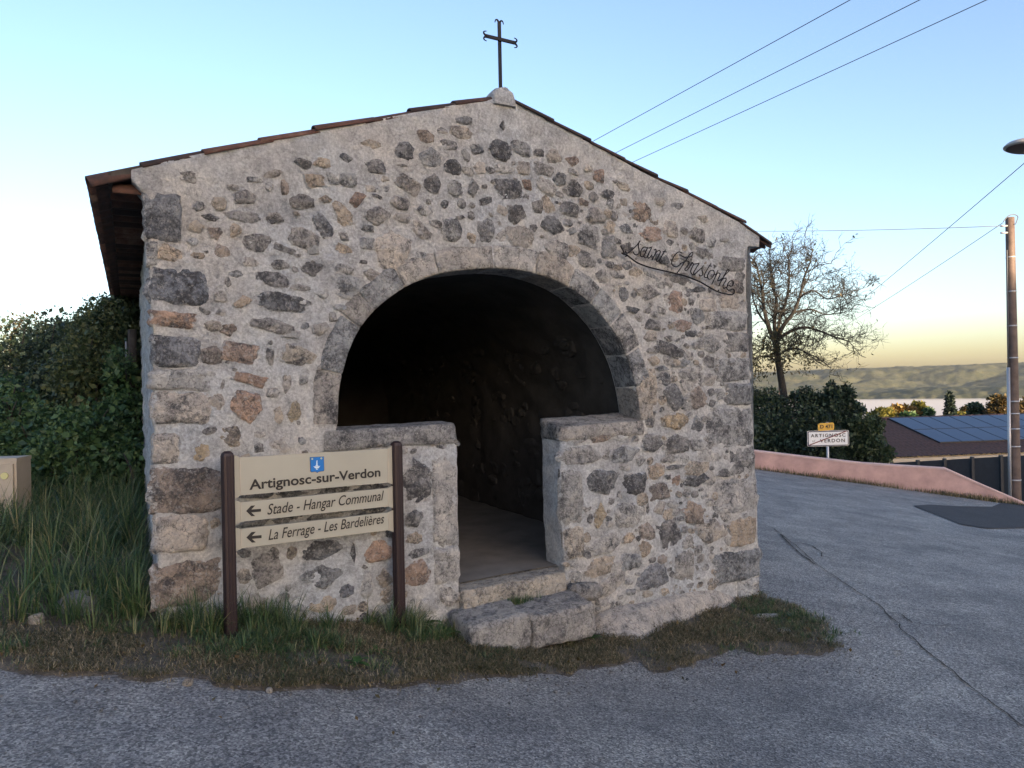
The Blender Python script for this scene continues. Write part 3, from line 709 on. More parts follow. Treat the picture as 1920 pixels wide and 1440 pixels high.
def stone_mesh(P, w, h, rot, rng, relief, quad=False, n=32):
    """P(a,b,c): point from in-plane offsets a,b (metres) and height c off the wall; a chipped, faceted face sunk into the mortar"""
    o, mx, my = rock_outline(rng, quad, n)
    rings = [1.10, 1.0, 0.93, 0.84, 0.68, 0.48, 0.25]; prof = [-0.03, -0.004, 0.45, 0.80, 1.0, 1.0, 1.0]
    ca, sa = math.cos(-rot), math.sin(-rot); sx = rng.uniform(0, 90)
    fac_ = []
    for _ in range(5):
        a = rng.uniform(0, 6.28); fac_.append((math.cos(a), math.sin(a), rng.uniform(0.15, 0.75), rng.uniform(0.9, 1.25)))
    V = []; F = []; sz = min(w, h, 0.3)
    def top(X, Y, x, y):
        c = min([1.25] + [b_ - g * max(0, X * cx + Y * cy) - 0.15 * g * (X * cx + Y * cy) for cx, cy, g, b_ in fac_])
        return relief * c + (0.007 + 0.035 * sz) * fbm((x * 13 + sx, y * 13, sx), 5, 2.1, 0.6)
    for ri, (rr, pf) in enumerate(zip(rings, prof)):
        for i in range(n):
            a = 2 * math.pi * i / n; r_ = o[i] * rr
            X, Y = r_ * math.cos(a) / mx, r_ * math.sin(a) / my; x, y = X * w / 2, Y * h / 2
            c = pf if ri < 2 else top(X, Y, x, y) * pf
            V.append(P(x * ca - y * sa, x * sa + y * ca, c))
    V.append(P(0, 0, top(0, 0, 0, 0))); ctr = len(V) - 1
    for r_ in range(len(rings) - 1):
        for i in range(n): F.append((r_ * n + i, r_ * n + (i + 1) % n, (r_ + 1) * n + (i + 1) % n, (r_ + 1) * n + i))
    last = (len(rings) - 1) * n
    for i in range(n): F.append((last + i, last + (i + 1) % n, ctr))
    return V, F
RIMS = [1.0, 1.0, 0.93, 0.82, 0.62, 0.40, 0.2]
def set_rim(o, n, count=1, scale=1.0):
    a = o.data.attributes.new('rim', 'FLOAT', 'POINT'); v = np.repeat(np.array(RIMS) * scale, n); v = np.append(v, 0.0)
    a.data.foreach_set('value', np.tile(v, count).astype(np.float32))
srng = random.Random(11)
def stone_col(c, rng):
    (r_, g_, b_), li = COLS[c]; k = rng.uniform(0.82, 1.18); h_ = rng.uniform(-0.06, 0.06)
    return (r_ * k * (1 + h_), g_ * k, b_ * k * (1 - h_), max(0, min(1, li + rng.uniform(-0.12, 0.12))))
all_stones = []
for key, txt in STONES.items():
    ox, oy, sc = CROPS[key]
    for it in txt.replace('\n', '').split(';'):
        f = it.split(',')
        cx, cy, w_, h_ = [float(x) for x in f[:4]]; rot = float(f[5]) if len(f) > 5 else 0.0; quad = len(f) > 6
        cx = ox + cx * sc; cy = oy + cy * sc; w_ *= sc; h_ *= sc
        all_stones.append((w_ * h_, cx, cy, w_, h_, rot, f[4], quad))
all_stones.sort(key=lambda s: -s[0])
left_over = MB()
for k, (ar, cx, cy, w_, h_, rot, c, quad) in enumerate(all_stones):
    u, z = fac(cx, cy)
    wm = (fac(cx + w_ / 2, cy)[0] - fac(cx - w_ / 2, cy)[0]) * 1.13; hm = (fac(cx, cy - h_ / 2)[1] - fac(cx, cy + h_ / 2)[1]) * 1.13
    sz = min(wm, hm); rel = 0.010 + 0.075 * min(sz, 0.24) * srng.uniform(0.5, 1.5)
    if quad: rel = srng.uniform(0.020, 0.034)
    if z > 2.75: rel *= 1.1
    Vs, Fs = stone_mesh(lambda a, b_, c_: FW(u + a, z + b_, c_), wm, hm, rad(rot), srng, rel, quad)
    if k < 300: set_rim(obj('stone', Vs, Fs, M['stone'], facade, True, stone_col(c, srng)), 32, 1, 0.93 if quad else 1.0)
    else: left_over.add(Vs, Fs)
occ = [(fac(a[1], a[2]), a) for a in all_stones]
occ = [(u_, z_, (a[3] + 6) / 2 * 0.0047, (a[4] + 6) / 2 * 0.0047) for (u_, z_), a in occ]
chip = {'l': MB(), 'g': MB(), 't': MB()}
crn = random.Random(19); nch = 0; tries = 0
op_np = [tuple(p) for p in opening]; ou_np = [tuple(p) for p in outline]
rc = np.random.default_rng(19); cu_ = rc.uniform(0.1, WU - 0.1, 9000); cz_ = rc.uniform(-0.2, 3.7, 9000)
ok_ = inside(ou_np, cu_, cz_) & ~inside(op_np, cu_, cz_)
ar_ = np.array(arch_f[::4]); ok_ &= np.min((cu_[:, None] - ar_[None, :, 0]) ** 2 + (cz_[:, None] - ar_[None, :, 1]) ** 2, 1) > 0.26 ** 2
for u, z in zip(cu_[ok_].tolist(), cz_[ok_].tolist()):
    if nch >= 900: break
    top_z = (2.95 + (ridge_z - 2.95) * (u / ridge_u)) if u < ridge_u else (ridge_z + (zr - ridge_z) * (u - ridge_u) / (WU - ridge_u))
    if z > top_z - 0.30: continue
    wc0 = 0.0
    if any(abs(u - a) < c_ + 0.016 and abs(z - b_) < d_ + 0.012 for a, b_, c_, d_ in occ): continue
    wc = 0.035 + 0.14 * crn.random() ** 1.6; hc = wc * crn.uniform(0.5, 0.95)
    Vs, Fs = stone_mesh(lambda a, b_, c_: FW(u + a, z + b_, c_ + 0.003), wc, hc, crn.uniform(-0.5, 0.5), crn, 0.008, False, 12)
    chip[crn.choice('llgt')].add(Vs, Fs); occ.append((u, z, wc / 2, hc / 2)); nch += 1
for k_, cm in chip.items(): set_rim(stuff(cm.build('small_stones', M['stone'], facade, True, (*COLS[k_][0], COLS[k_][1] + 0.12))), 12, len(cm.v) // 85)
if left_over.v: set_rim(stuff(left_over.build('small_stones', M['stone'], facade, True, (0.38, 0.37, 0.36, 0.5))), 32, len(left_over.v) // 225)
print('stones', len(all_stones))

# ---- arch ring: dressed voussoirs wrapping round the edge into the reveal
cut_px = [632, 640, 676, 700, 757, 820, 926, 1000, 1062, 1104, 1142, 1172, 1192, 1201]
ring_cols = 'gkggllllglggll'
ring_w = [0.19, 0.19, 0.19, 0.19, 0.18, 0.20, 0.20, 0.21, 0.21, 0.21, 0.21, 0.2, 0.16]
A = [Vector((u, z)) for u, z in arch_f]
cutu = [fac(632, 803)[0]] + [None] * 20
L = [0.0]
for i in range(1, len(A)): L.append(L[-1] + (A[i] - A[i - 1]).length)
def arc_pt(s):
    s = max(0, min(L[-1] - 1e-6, s))
    i = max(k for k in range(len(L)) if L[k] <= s); i = min(i, len(A) - 2)
    t = (s - L[i]) / max(1e-9, L[i + 1] - L[i]); p = A[i].lerp(A[i + 1], t)
    d = (A[min(i + 2, len(A) - 1)] - A[max(i - 1, 0)]).normalized()
    return p, Vector((-d.y, d.x))
def px_to_s(px, py):
    u, z = fac(px, py); return min(range(len(A)), key=lambda k: (A[k] - Vector((u, z))).length)
cuts = [(632, 800), (638, 703), (676, 615), (700, 584), (757, 540), (820, 513), (926, 503), (1000, 512), (1062, 537), (1104, 568), (1142, 612), (1172, 664), (1192, 725), (1201, 788)]
cs = [L[px_to_s(*c)] for c in cuts]; cs[0] = 0; cs[-1] = L[-1]
for k in range(len(cs) - 1):
    s0, s1 = cs[k] + 0.006, cs[k + 1] - 0.006
    V = []; F = []; na, nb = 9, 6; wd = ring_w[k] * srng.uniform(0.9, 1.08); cap = srng.uniform(0.016, 0.028); sd = srng.uniform(0, 50)
    for i in range(na + 1):
        p, nrm = arc_pt(s0 + (s1 - s0) * i / na)
        ends = min(i, na - i)
        # reveal strip, then front
        strip = [(-0.0, -0.30), (0.0, -0.18), (-0.004, -0.06)]
        for j in range(len(strip) + nb + 1):
            if j < len(strip):
                off = -0.004 * (1 if ends else 0); wv = strip[j][1]
                d_in = -wv; q_ = p + nrm * (off + 0.004 * noise.noise(Vector((sd, i * 0.7, j * 0.9))))
                V.append(FW(q_.x, q_.y, 0.0, d_in))
            else:
                jj = (j - len(strip)) / nb
                ed = 1.0 if (0 < ends and 0.0 < jj < 0.99) else (0.55 if jj < 0.99 and ends == 0 else (0.75 if jj == 0 else -1.2))
                wj = wd * (1 + 0.10 * noise.noise(Vector((i * 0.5, sd, 1)))) * jj
                q_ = p + nrm * wj
                V.append(FW(q_.x, q_.y, cap * ed + 0.010 * fbm((q_.x * 11, q_.y * 11, sd), 3) * (1 if ed > 0 else 0)))
    m_ = len(strip) + nb + 1
    for i in range(na):
        for j in range(m_ - 1): F.append((i * m_ + j, (i + 1) * m_ + j, (i + 1) * m_ + j + 1, i * m_ + j + 1))
    obj('voussoir', V, F, M['stone'], chapel, True, stone_col(ring_cols[k], srng))

# ---- rounded rock-hewn blocks (copings, steps)
def hewn(corners_f, name, parent, color, amp=0.012, nx=16, ny=6, nz=5, rnd=0.02, mat_=None):
    """corners_f(a,b,c) with a,b,c in 0..1 gives a point; a skin of that box with worn edges"""
    V = []; F = []; idx = {}
    sd = srng.uniform(0, 99)
    def vert(i, j, k):
        key = (i, j, k)
        if key not in idx:
            p = corners_f(i / nx, j / ny, k / nz)
            c = corners_f(0.5, 0.5, 0.5)
            e = sum(1 for t, n_ in ((i, nx), (j, ny), (k, nz)) if t in (0, n_))
            d = (c - p); dl = d.normalized()
            p = p + dl * (rnd * (0, 0, 1.0, 2.1)[e])
            s = amp * fbm((p.x * 9 + sd, p.y * 9, p.z * 9), 4) + amp * 0.8 * noise.noise(Vector((p.x * 3, p.y * 3 + sd, p.z * 3)))
            idx[key] = len(V); V.append(p - dl * s)
        return idx[key]
    for i in range(nx):
        for j in range(ny):
            for k, fl in ((0, True), (nz, False)):
                f = (vert(i, j, k), vert(i + 1, j, k), vert(i + 1, j + 1, k), vert(i, j + 1, k)); F.append(f[::-1] if fl else f)
        for k in range(nz):
            for j, fl in ((0, False), (ny, True)):
                f = (vert(i, j, k), vert(i + 1, j, k), vert(i + 1, j, k + 1), vert(i, j, k + 1)); F.append(f[::-1] if fl else f)
    for j in range(ny):
        for k in range(nz):
            for i, fl in ((0, True), (nx, False)):
                f = (vert(i, j, k), vert(i, j + 1, k), vert(i, j + 1, k + 1), vert(i, j, k + 1)); F.append(f[::-1] if fl else f)
    return obj(name, V, F, mat_ or M['stone'], parent, True, color)
def blk(u0, u1, w0, w1, zf):
    """block in facade axes: a along the wall, b from front (w1) to back (w0), c upward; zf(a,b,c) height"""
    return lambda a, b_, c: FW(u0 + (u1 - u0) * a, zf(a, b_, c), 0) + FN * w1 * (1 - b_) - DD * (w0 * b_)
uL0, zL0 = fac(604, 838); uL1, zL1 = fac(856, 799)
zlt = fac(740, 799)[1]; zlb = fac(740, 838)[1]
hewn(blk(uL0, uL1, -0.34, 0.018, lambda a, b_, c: (zlb + (zlt - zlb) * c) + 0.01 * b_ * c - 0.025 * (1 - a) * c * 0.4), 'coping', chapel, (0.36, 0.36, 0.36, 0.46), 0.013, 30, 8, 5, 0.010)
uR0, _z = fac(1049, 805); uR1, _z2 = fac(1206, 790)
zrt = fac(1052, 801)[1]; zrb = fac(1052, 826)[1]
hewn(blk(uR0 - 0.006, uR1, -0.34, 0.018, lambda a, b_, c: (zrb + (zrt - zrb) * c) + 0.065 * b_ * c + 0.02 * a * c), 'coping', chapel, (0.45, 0.43, 0.405, 0.33), 0.013, 20, 10, 4, 0.009)
# steps
uS0, zS0 = fac(866, 1106); uS1, zS1 = fac(1056, 1068); zS = (zS0 + zS1) / 2
hewn(blk(uS0 - 0.03, uS1 + 0.0, -0.34, 0.06, lambda a, b_, c: zS - 0.22 + (0.22 + 0.015 * (a - 0.5) + 0.01 * b_) * c), 'step', chapel, (0.50, 0.455, 0.385, 0.2), 0.011, 26, 10, 6, 0.012)
hewn(blk(uS1 + 0.01, uS1 + 0.30, 0.02, 0.12, lambda a, b_, c: zS - 0.26 + (0.17 - 0.04 * a) * c), 'step', chapel, (0.33, 0.32, 0.31, 0.4), 0.02, 9, 5, 5, 0.03)
def step_low(px0, px1, col, drop):
    fw = lambda px: (on_plane(px, 1150, P0 + FN * 0.36, FN) - P0).dot(U)
    uA = fw(px0); uB = fw(px1)
    zt = zS - 0.165 + drop
    hewn(blk(uA, uB, 0.0, 0.40, lambda a, b_, c: zt - 0.26 + (0.26 + 0.03 * b_ + 0.02 * (a - 0.5)) * c), 'step', chapel, col, 0.015, 20, 14, 9, 0.013)
step_low(878, 992, (0.47, 0.455, 0.43, 0.30), 0.004)
step_low(992, 1112, (0.44, 0.42, 0.395, 0.40), -0.012)
# bedrock footing at the right-hand corner
top_px = [(1098, 1190), (1120, 1150), (1160, 1134), (1200, 1130), (1250, 1118), (1300, 1108), (1340, 1106), (1372, 1118), (1398, 1145), (1408, 1180)]
tp = [fac(*p) for p in top_px]; uf0 = (on_plane(1118, 1190, P0 + FN * 0.3, FN) - P0).dot(U); uf1 = (on_plane(1398, 1170, P0 + FN * 0.3, FN) - P0).dot(U)
V = []; F = []; nu, nv = 44, 16
for i in range(nu + 1):
    t = i / nu * (len(tp) - 1); a = min(int(t), len(tp) - 2); f = t - a
    u = tp[a][0] * (1 - f) + tp[a + 1][0] * f; zt = tp[a][1] * (1 - f) + tp[a + 1][1] * f
    side = min(1, 4.0 * min(i, nu - i) / nu) ** 0.5
    for j in range(nv + 1):
        s = j / nv
        w = (0.02 + 0.42 * (s ** 0.7)) * side * (0.75 + 0.35 * math.sin(2.2 + 3.0 * i / nu))
        ub = u + (uf0 + (uf1 - uf0) * i / nu - u) * s
        g = FW(ub, 0, w); zb = H(g.x, g.y) - 0.08
        z = zt * (1 - s) + zb * s if zt > zb else zb
        k = 0.035 * fbm((u * 4, z * 4, 3.3), 4) * min(1, 4 * s)
        p = FW(ub, z, w + k); V.append(p)
for i in range(nu):
    for j in range(nv): F.append((i * (nv + 1) + j, i * (nv + 1) + j + 1, (i + 1) * (nv + 1) + j + 1, (i + 1) * (nv + 1) + j))
obj('rock_footing', V, F, M['stone'], chapel, True, (0.56, 0.52, 0.47, 0.10))

# ---- interior rubble (dim): one joined part
ib = MB()
for k in range(170):
    d = srng.uniform(0.5, 6.5); z = srng.uniform(FLOOR + 0.05, 2.2); w_ = srng.uniform(0.12, 0.34); h_ = srng.uniform(0.09, 0.2)
    uu = auc + (au1 - auc) * 1.03
    if z > 1.35: uu = min(uu, auc + (au1 - auc) * 1.03 * math.sqrt(max(0.05, 1 - ((z - 1.35) / 1.45) ** 2)))
    Vs, Fs = stone_mesh(lambda a, b_, c_: FW(uu - c_, z + b_, 0, d + a), w_, h_, 0, srng, 0.02, False, 16)
    ib.add(Vs, [tuple(reversed(f)) for f in Fs])
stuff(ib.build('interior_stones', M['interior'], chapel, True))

# ---- roof
roof = bpy.data.objects.new('roof', None); COL.objects.link(roof); roof.location = (0, 0, 0); adopt(roof, chapel)
def rp(o): return o
LOC['roof'] = Vector((0, 0, 0))
vl = [fac(*p) for p in [(178, 327), (243, 312), (330, 293), (400, 278), (475, 263), (550, 247), (625, 234), (700, 220), (780, 205), (850, 192), (948, 177)]]
vr = [fac(*p) for p in [(948, 177), (1000, 204), (1055, 234), (1110, 263), (1200, 314), (1300, 362), (1400, 418), (1442, 452)]]
def resample(poly, n):
    P = [Vector((*p, 0)) for p in poly]; Ls = [0]
    for i in range(1, len(P)): Ls.append(Ls[-1] + (P[i] - P[i - 1]).length)
    out = []
    for k in range(n + 1):
        s = Ls[-1] * k / n; i = max(j for j in range(len(Ls)) if Ls[j] <= s + 1e-9); i = min(i, len(P) - 2)
        t = (s - Ls[i]) / (Ls[i + 1] - Ls[i]); out.append(P[i].lerp(P[i + 1], min(1, t)))
    return out
for name, poly in (('roof_slope', vl), ('roof_slope', vr)):
    R = resample(poly, 40); nd = 148; V = []; F = []
    for i in range(nd + 1):
        d = 0.05 + (LEN + 0.05) * i / nd
        for k, p in enumerate(R):
            V.append(FW(p.x, p.y + 0.035 * abs(math.sin(d * math.pi / 0.23)) - 0.035, 0, d))
    m_ = len(R)
    for i in range(nd):
        for j in range(m_ - 1): F.append((i * m_ + j, (i + 1) * m_ + j, (i + 1) * m_ + j + 1, i * m_ + j + 1))
    n_ = len(V); V += [v - Vector((0, 0, 0.055)) for v in V]
    F += [tuple(reversed([x + n_ for x in f])) for f in F]
    ring = [j for j in range(m_)] + [i * m_ + m_ - 1 for i in range(1, nd + 1)] + [nd * m_ + j for j in range(m_ - 2, -1, -1)] + [i * m_ for i in range(nd - 1, 0, -1)]
    for a, b_ in zip(ring, ring[1:] + ring[:1]): F.append((a, b_, b_ + n_, a + n_))
    obj(name, V, F, M['tile'], roof)
def tile_mesh(length, r0, r1, th=0.014, n=8):
    V = []; F = []
    for i in range(3):
        t = i / 2; r_ = r0 + (r1 - r0) * t
        for k in range(n + 1):
            a = math.pi * k / n
            V.append((length * t, r_ * math.cos(a), r_ * 0.8 * math.sin(a)))
        for k in range(n, -1, -1):
            a = math.pi * k / n
            V.append((length * t, (r_ - th) * math.cos(a), (r_ - th) * 0.8 * math.sin(a)))
    m_ = 2 * (n + 1)
    for i in range(2):
        for k in range(m_): F.append((i * m_ + k, (i + 1) * m_ + k, (i + 1) * m_ + (k + 1) % m_, i * m_ + (k + 1) % m_))
    for i in (0, 2):
        for k in range(n): 
            f = (i * m_ + k, i * m_ + k + 1, i * m_ + m_ - 2 - k, i * m_ + m_ - 1 - k); F.append(f if i == 0 else f[::-1])
    me = bpy.data.meshes.new('tile'); me.from_pydata(V, [], F); me.materials.append(M['tile'])
    me.polygons.foreach_set('use_smooth', [True] * len(me.polygons)); return me
tile_me = tile_mesh(0.46, 0.048, 0.058); eave_me = tile_mesh(0.50, 0.095, 0.115); geno_me = tile_mesh(0.26, 0.105, 0.105); ridge_me = tile_mesh(0.46, 0.11, 0.13)
def place(name, me, o, x, zdir, parent):
    x = x.normalized(); y = zdir.cross(x).normalized(); z = x.cross(y)
    Mx = Matrix((x, y, z)).transposed().to_4x4(); Mx.translation = o
    ob = bpy.data.objects.new(name, me); COL.objects.link(ob); adopt(ob, parent); ob.matrix_local = Mx
    return ob
UP = Vector((0, 0, 1))
trng = random.Random(5)
for poly, sgn in ((list(reversed(vl)), 1), (vr, 1)):
    R = resample(poly, 400); s = 0.0; tot = sum((R[i + 1] - R[i]).length for i in range(400)); step = 0.385
    k = 0
    while s < tot - 0.40:
        a = R[int(s / tot * 400)]; b_ = R[min(400, int((s + 0.42) / tot * 400))]
        A3 = FW(a.x, a.y, 0, 0.045); B3 = FW(b_.x, b_.y, 0, 0.045)
        d = (B3 - A3); d.z += 0.005 + trng.uniform(-0.005, 0.008)
        place('verge_tile', tile_me, A3 + Vector((0, 0, -0.034 + trng.uniform(-0.005, 0.006))) + DD * trng.uniform(-0.012, 0.012), d, UP, roof)
        s += step; k += 1
for poly, nm in ((vl, 'eave_tile'), (list(reversed(vr)), 'eave_tile')):
    a = Vector((*poly[0], 0)); b_ = Vector((*poly[2], 0)); dr = (a - b_).normalized()
    for k in range(36):
        d = 0.12 + k * 0.23
        o = FW(a.x, a.y - 0.055, 0, d) - (U * dr.x + UP * dr.y) * 0.47
        place(nm, eave_me, o + Vector((0, 0, trng.uniform(-0.008, 0.008))), U * dr.x + UP * dr.y + UP * trng.uniform(-0.02, 0.02), UP, roof)
ue = vl[0][0]
bed = MB()
bed.prism([FW(-0.22, zl + 0.10, 0, 0.02), FW(0.05, zl + 0.10, 0, 0.02), FW(0.05, zl + 0.22, 0, 0.02), FW(-0.22, zl + 0.13, 0, 0.02)], DD * LEN)
bed.build('eave_bed', M['wood'], roof)
for k in range(36):
    d = 0.17 + k * 0.226
    place('cornice_tile', geno_me, FW(0.04, zl + 0.012 + trng.uniform(-0.006, 0.006), 0, d), U * -1, UP, roof)
fascia = MB(); fascia.prism([FW(-0.235, zl + 0.055, 0, 0.03), FW(-0.21, zl + 0.055, 0, 0.03), FW(-0.21, zl + 0.13, 0, 0.03), FW(-0.235, zl + 0.13, 0, 0.03)], DD * LEN)
fascia.build('eave_board', M['wood'], roof)
for k in range(20):
    d = 0.34 + k * 0.40
    place('ridge_tile', ridge_me, FW(ridge_u, ridge_z + 0.015, 0, d), DD, UP, roof)
cu0, cz0 = fac(925, 188); cu1, cz1 = fac(963, 190); czt = fac(942, 158)[1]
V = []; F = []; n_ = 14; cuc = (cu0 + cu1) / 2; ch = czt - (cz0 + cz1) / 2
for i in range(7):
    d = -0.03 + 0.42 * i / 6; sc = [0.86, 1.0, 1.0, 0.97, 0.92, 0.86, 0.7][i]
    for k in range(n_ + 1):
        a = math.pi * k / n_
        V.append(FW(cuc - (cu1 - cu0) * 0.60 * sc * math.cos(a), min(cz0, cz1) - 0.03 + (ch + 0.03) * sc * math.sin(a) ** 0.8 + 0.012 * noise.noise(Vector((k * 0.6, i * 0.8, 4))), 0, d))
for i in range(6):
    for k in range(n_): F.append((i * (n_ + 1) + k, i * (n_ + 1) + k + 1, (i + 1) * (n_ + 1) + k + 1, (i + 1) * (n_ + 1) + k))
F.append(tuple(range(n_, -1, -1))); F.append(tuple(6 * (n_ + 1) + k for k in range(n_ + 1)))
obj('ridge_cap', V, F, M['mortar'], roof)

# ---- iron cross on the ridge
cross = bpy.data.objects.new('cross', None); COL.objects.link(cross); adopt(cross, chapel); LOC['cross'] = Vector((0, 0, 0))
CP = P0 + DD * 0.16
def cpt(px, py): return on_plane(px, py, CP, FN)
def bar(a, b_, w, t, name):
    a = Vector(a); b_ = Vector(b_); d = (b_ - a).normalized(); s = FN.cross(d).normalized() * w / 2; f = FN * t / 2
    return MB().prism([a - s - f, a + s - f, b_ + s - f, b_ - s - f], FN * t).build(name, M['iron'], cross)
ct, cb = cpt(936, 42), cpt(938.5, 178); cb.x, cb.y = ct.x, ct.y
bar(cb, ct, 0.027, 0.014, 'upright')
cl, cr_ = cpt(909.5, 68.5), cpt(964.5, 82.5); zm = (cl.z + cr_.z) / 2; cl.z = cr_.z = zm
mid = Vector((ct.x, ct.y, zm)); hw = (cr_ - cl).length / 2
bar(mid - U * hw + FN * 0.016, mid + U * hw + FN * 0.016, 0.026, 0.014, 'crossbar')
for base, axis in ((ct, UP), (mid - U * hw + FN * 0.016, -U), (mid + U * hw + FN * 0.016, U)):
    perp = U if axis is UP else UP
    m_ = MB()
    for sg in (-1, 1):
        P = [base - axis * 0.01, base + axis * 0.008 + perp * sg * 0.010, base + axis * 0.018 + perp * sg * 0.022, base + axis * 0.012 + perp * sg * 0.034, base - axis * 0.008 + perp * sg * 0.040]
        m_.tube(catmull(P, 4), [0.010 - 0.0004 * i for i in range(17)], 6)
    m_.build('finial', M['iron'], cross, True)

# ---- wrought-iron writing
def sA(pts): return [(1160 + x / 16, 440 + y / 16) for x, y in pts]
def sB(pts): return [(1250 + x / 13.714, 460 + y / 13.714) for x, y in pts]
strokes = [sA([(200, 480), (215, 530), (255, 555), (330, 510), (430, 430), (540, 320), (600, 240), (640, 180)]),
 sA([(640, 180), (605, 260), (590, 340), (605, 430), (615, 520), (595, 580), (530, 605), (470, 580), (435, 510)]),
 sA([(850, 400), (790, 370), (720, 400), (660, 510), (650, 610), (690, 660), (750, 640), (810, 520), (880, 370)]),
 sA([(880, 370), (800, 530), (760, 640), (800, 695), (850, 660), (900, 560), (985, 400)]), sA([(905, 405), (1005, 365)]),
 sA([(985, 400), (930, 510), (880, 640), (885, 700), (930, 690), (1000, 600)]),
 sA([(1065, 460), (1100, 435), (1125, 470), (1110, 540), (1060, 650), (1000, 760)]),
 sA([(1080, 600), (1170, 490), (1220, 475), (1250, 510), (1220, 600), (1150, 730), (1140, 790), (1180, 800), (1230, 740)]),
 sA([(1405, 450), (1340, 560), (1260, 700), (1225, 790), (1260, 830), (1320, 780)]), sA([(1330, 505), (1440, 518)]),
 sB([(400, 200), (340, 170), (270, 190), (190, 280), (135, 390), (135, 480), (180, 535), (250, 550), (320, 515), (390, 450), (450, 430)]),
 sB([(380, 265), (440, 300), (540, 300), (620, 290), (670, 240), (670, 190), (640, 185), (580, 250), (520, 350), (440, 460), (350, 600), (265, 710)]),
 sB([(340, 470), (420, 435), (500, 405), (560, 410), (575, 450), (530, 540), (475, 600), (480, 640), (530, 635), (600, 540), (660, 430)]),
 sB([(660, 430), (680, 470), (720, 480), (840, 460)]), sB([(700, 480), (650, 570), (620, 660), (640, 730), (700, 760), (740, 740)]),
 sB([(830, 470), (760, 580), (700, 680), (690, 720), (730, 730), (830, 640), (910, 570)]),
 sB([(945, 520), (910, 590), (915, 660), (930, 730), (900, 780), (860, 785), (830, 750)]),
 sB([(1140, 465), (1090, 540), (1010, 680), (970, 770), (980, 820), (1030, 830), (1060, 790)]), sB([(1090, 525), (1160, 535)]),
 sB([(1200, 640), (1130, 650), (1070, 730), (1050, 810), (1080, 865), (1140, 860), (1200, 790), (1225, 700), (1200, 640)]),
 sB([(1220, 740), (1270, 740), (1320, 640)]), sB([(1320, 640), (1270, 760), (1210, 900), (1160, 1000)]),
 sB([(1270, 780), (1310, 715), (1360, 720), (1370, 770), (1320, 870), (1320, 910), (1360, 900), (1450, 830)]),
 sB([(1450, 830), (1540, 720), (1600, 660), (1600, 625), (1570, 620), (1520, 700), (1450, 830), (1380, 960), (1340, 1050)]),
 sB([(1400, 920), (1470, 850), (1520, 850), (1530, 890), (1460, 1010), (1450, 1070), (1480, 1105), (1530, 1080), (1590, 1020)]),
 sB([(1590, 1020), (1660, 1050), (1720, 990), (1710, 930), (1660, 905), (1590, 960), (1560, 1040), (1550, 1110), (1590, 1155)])]
LP = P0 + FN * 0.055
def lpt(px, py): return on_plane(px, py, LP, FN)
lm = MB()
for s in strokes: lm.tube(catmull([lpt(*p) for p in s], 4), 0.0052, 5)
lett = lm.build('iron_lettering', M['iron'], chapel, True); lett['label'] = 'black wrought iron script reading Saint Christophe'
ul = sA([(90, 545), (150, 585), (230, 600), (300, 650), (420, 745), (560, 840), (760, 925), (960, 990), (1200, 1050), (1500, 1115), (1740, 1175)]) + \
     sB([(400, 765), (580, 825), (760, 895), (900, 960), (1080, 1065), (1250, 1160), (1400, 1220), (1580, 1260), (1680, 1265), (1735, 1220), (1735, 1150), (1690, 1125), (1630, 1150), (1585, 1155)])
um = MB().tube(catmull([lpt(*p) for p in ul], 4), 0.007, 6)
um.tube(catmull([lpt(*p) for p in sA([(60, 350), (110, 430), (150, 510), (170, 590), (130, 570), (85, 545)])], 4), 0.006, 5)
for p in sA([(190, 665), (1510, 1170)]) + sB([(1300, 1180)]):
    um.tube([lpt(p[0] + 3, p[1] - 2), on_plane(p[0], p[1], P0 - FN * 0.03, FN)], 0.006, 5)
um.build('iron_underline', M['iron'], chapel, True)

# ------------------------------------------------------------------ direction sign in front of the chapel
gl = on_ground(433, 1200); gr_ = on_ground(750, 1186)
SU = (gr_ - gl); SU.z = 0; SW = SU.length; SU.normalize(); SN = Vector((SU.y, -SU.x, 0))
sign = thing('direction_sign', 'cream three-board direction sign on two brown posts before the stone wall', 'sign', (gl + gr_) / 2)
def spt(px, py, off=0.0): 
    p = on_plane(px, py, gl + SN * off, SN); return p
def z5(pts): return [(400 + x / 3.692, 820 + y / 3.692) for x, y in pts]
def post(base, topz, r_, name):
    n = 40; V = []; F = []
    zs = [base.z - 0.25, topz - 0.03, topz - 0.012, topz]; sc = [1, 1, 0.86, 0.45]
    for z, s in zip(zs, sc):
        for k in range(n):
            a = 2 * math.pi * k / n; rr = r_ * s * (1 / max(abs(math.cos(a)), abs(math.sin(a)))) ** 0.45 * (0.93 if (k % 4 == 0 and s == 1) else 1.0)
            V.append(Vector((base.x, base.y, z)) + (SU * math.cos(a) + SN * math.sin(a)) * rr)
    for i in range(3):
        for k in range(n): F.append((i * n + k, i * n + (k + 1) % n, (i + 1) * n + (k + 1) % n, (i + 1) * n + k))
    F.append(tuple(range(3 * n, 4 * n)))
    return obj(name, V, F, M['post'], sign, False)
tl = spt(427, 846); tr_ = spt(744, 827)
post(gl, tl.z, 0.038, 'post'); post(gr_, tr_.z, 0.038, 'post')
panels = [[(146, 122), (180, 140), (1207, 78), (1240, 55), (1247, 330), (1207, 314), (185, 402), (146, 430)],
          [(146, 436), (188, 450), (1207, 352), (1247, 334), (1250, 494), (1210, 478), (188, 585), (146, 614)],
          [(146, 622), (190, 635), (1210, 520), (1250, 502), (1252, 660), (1215, 642), (190, 768), (150, 800)]]
pobs = []
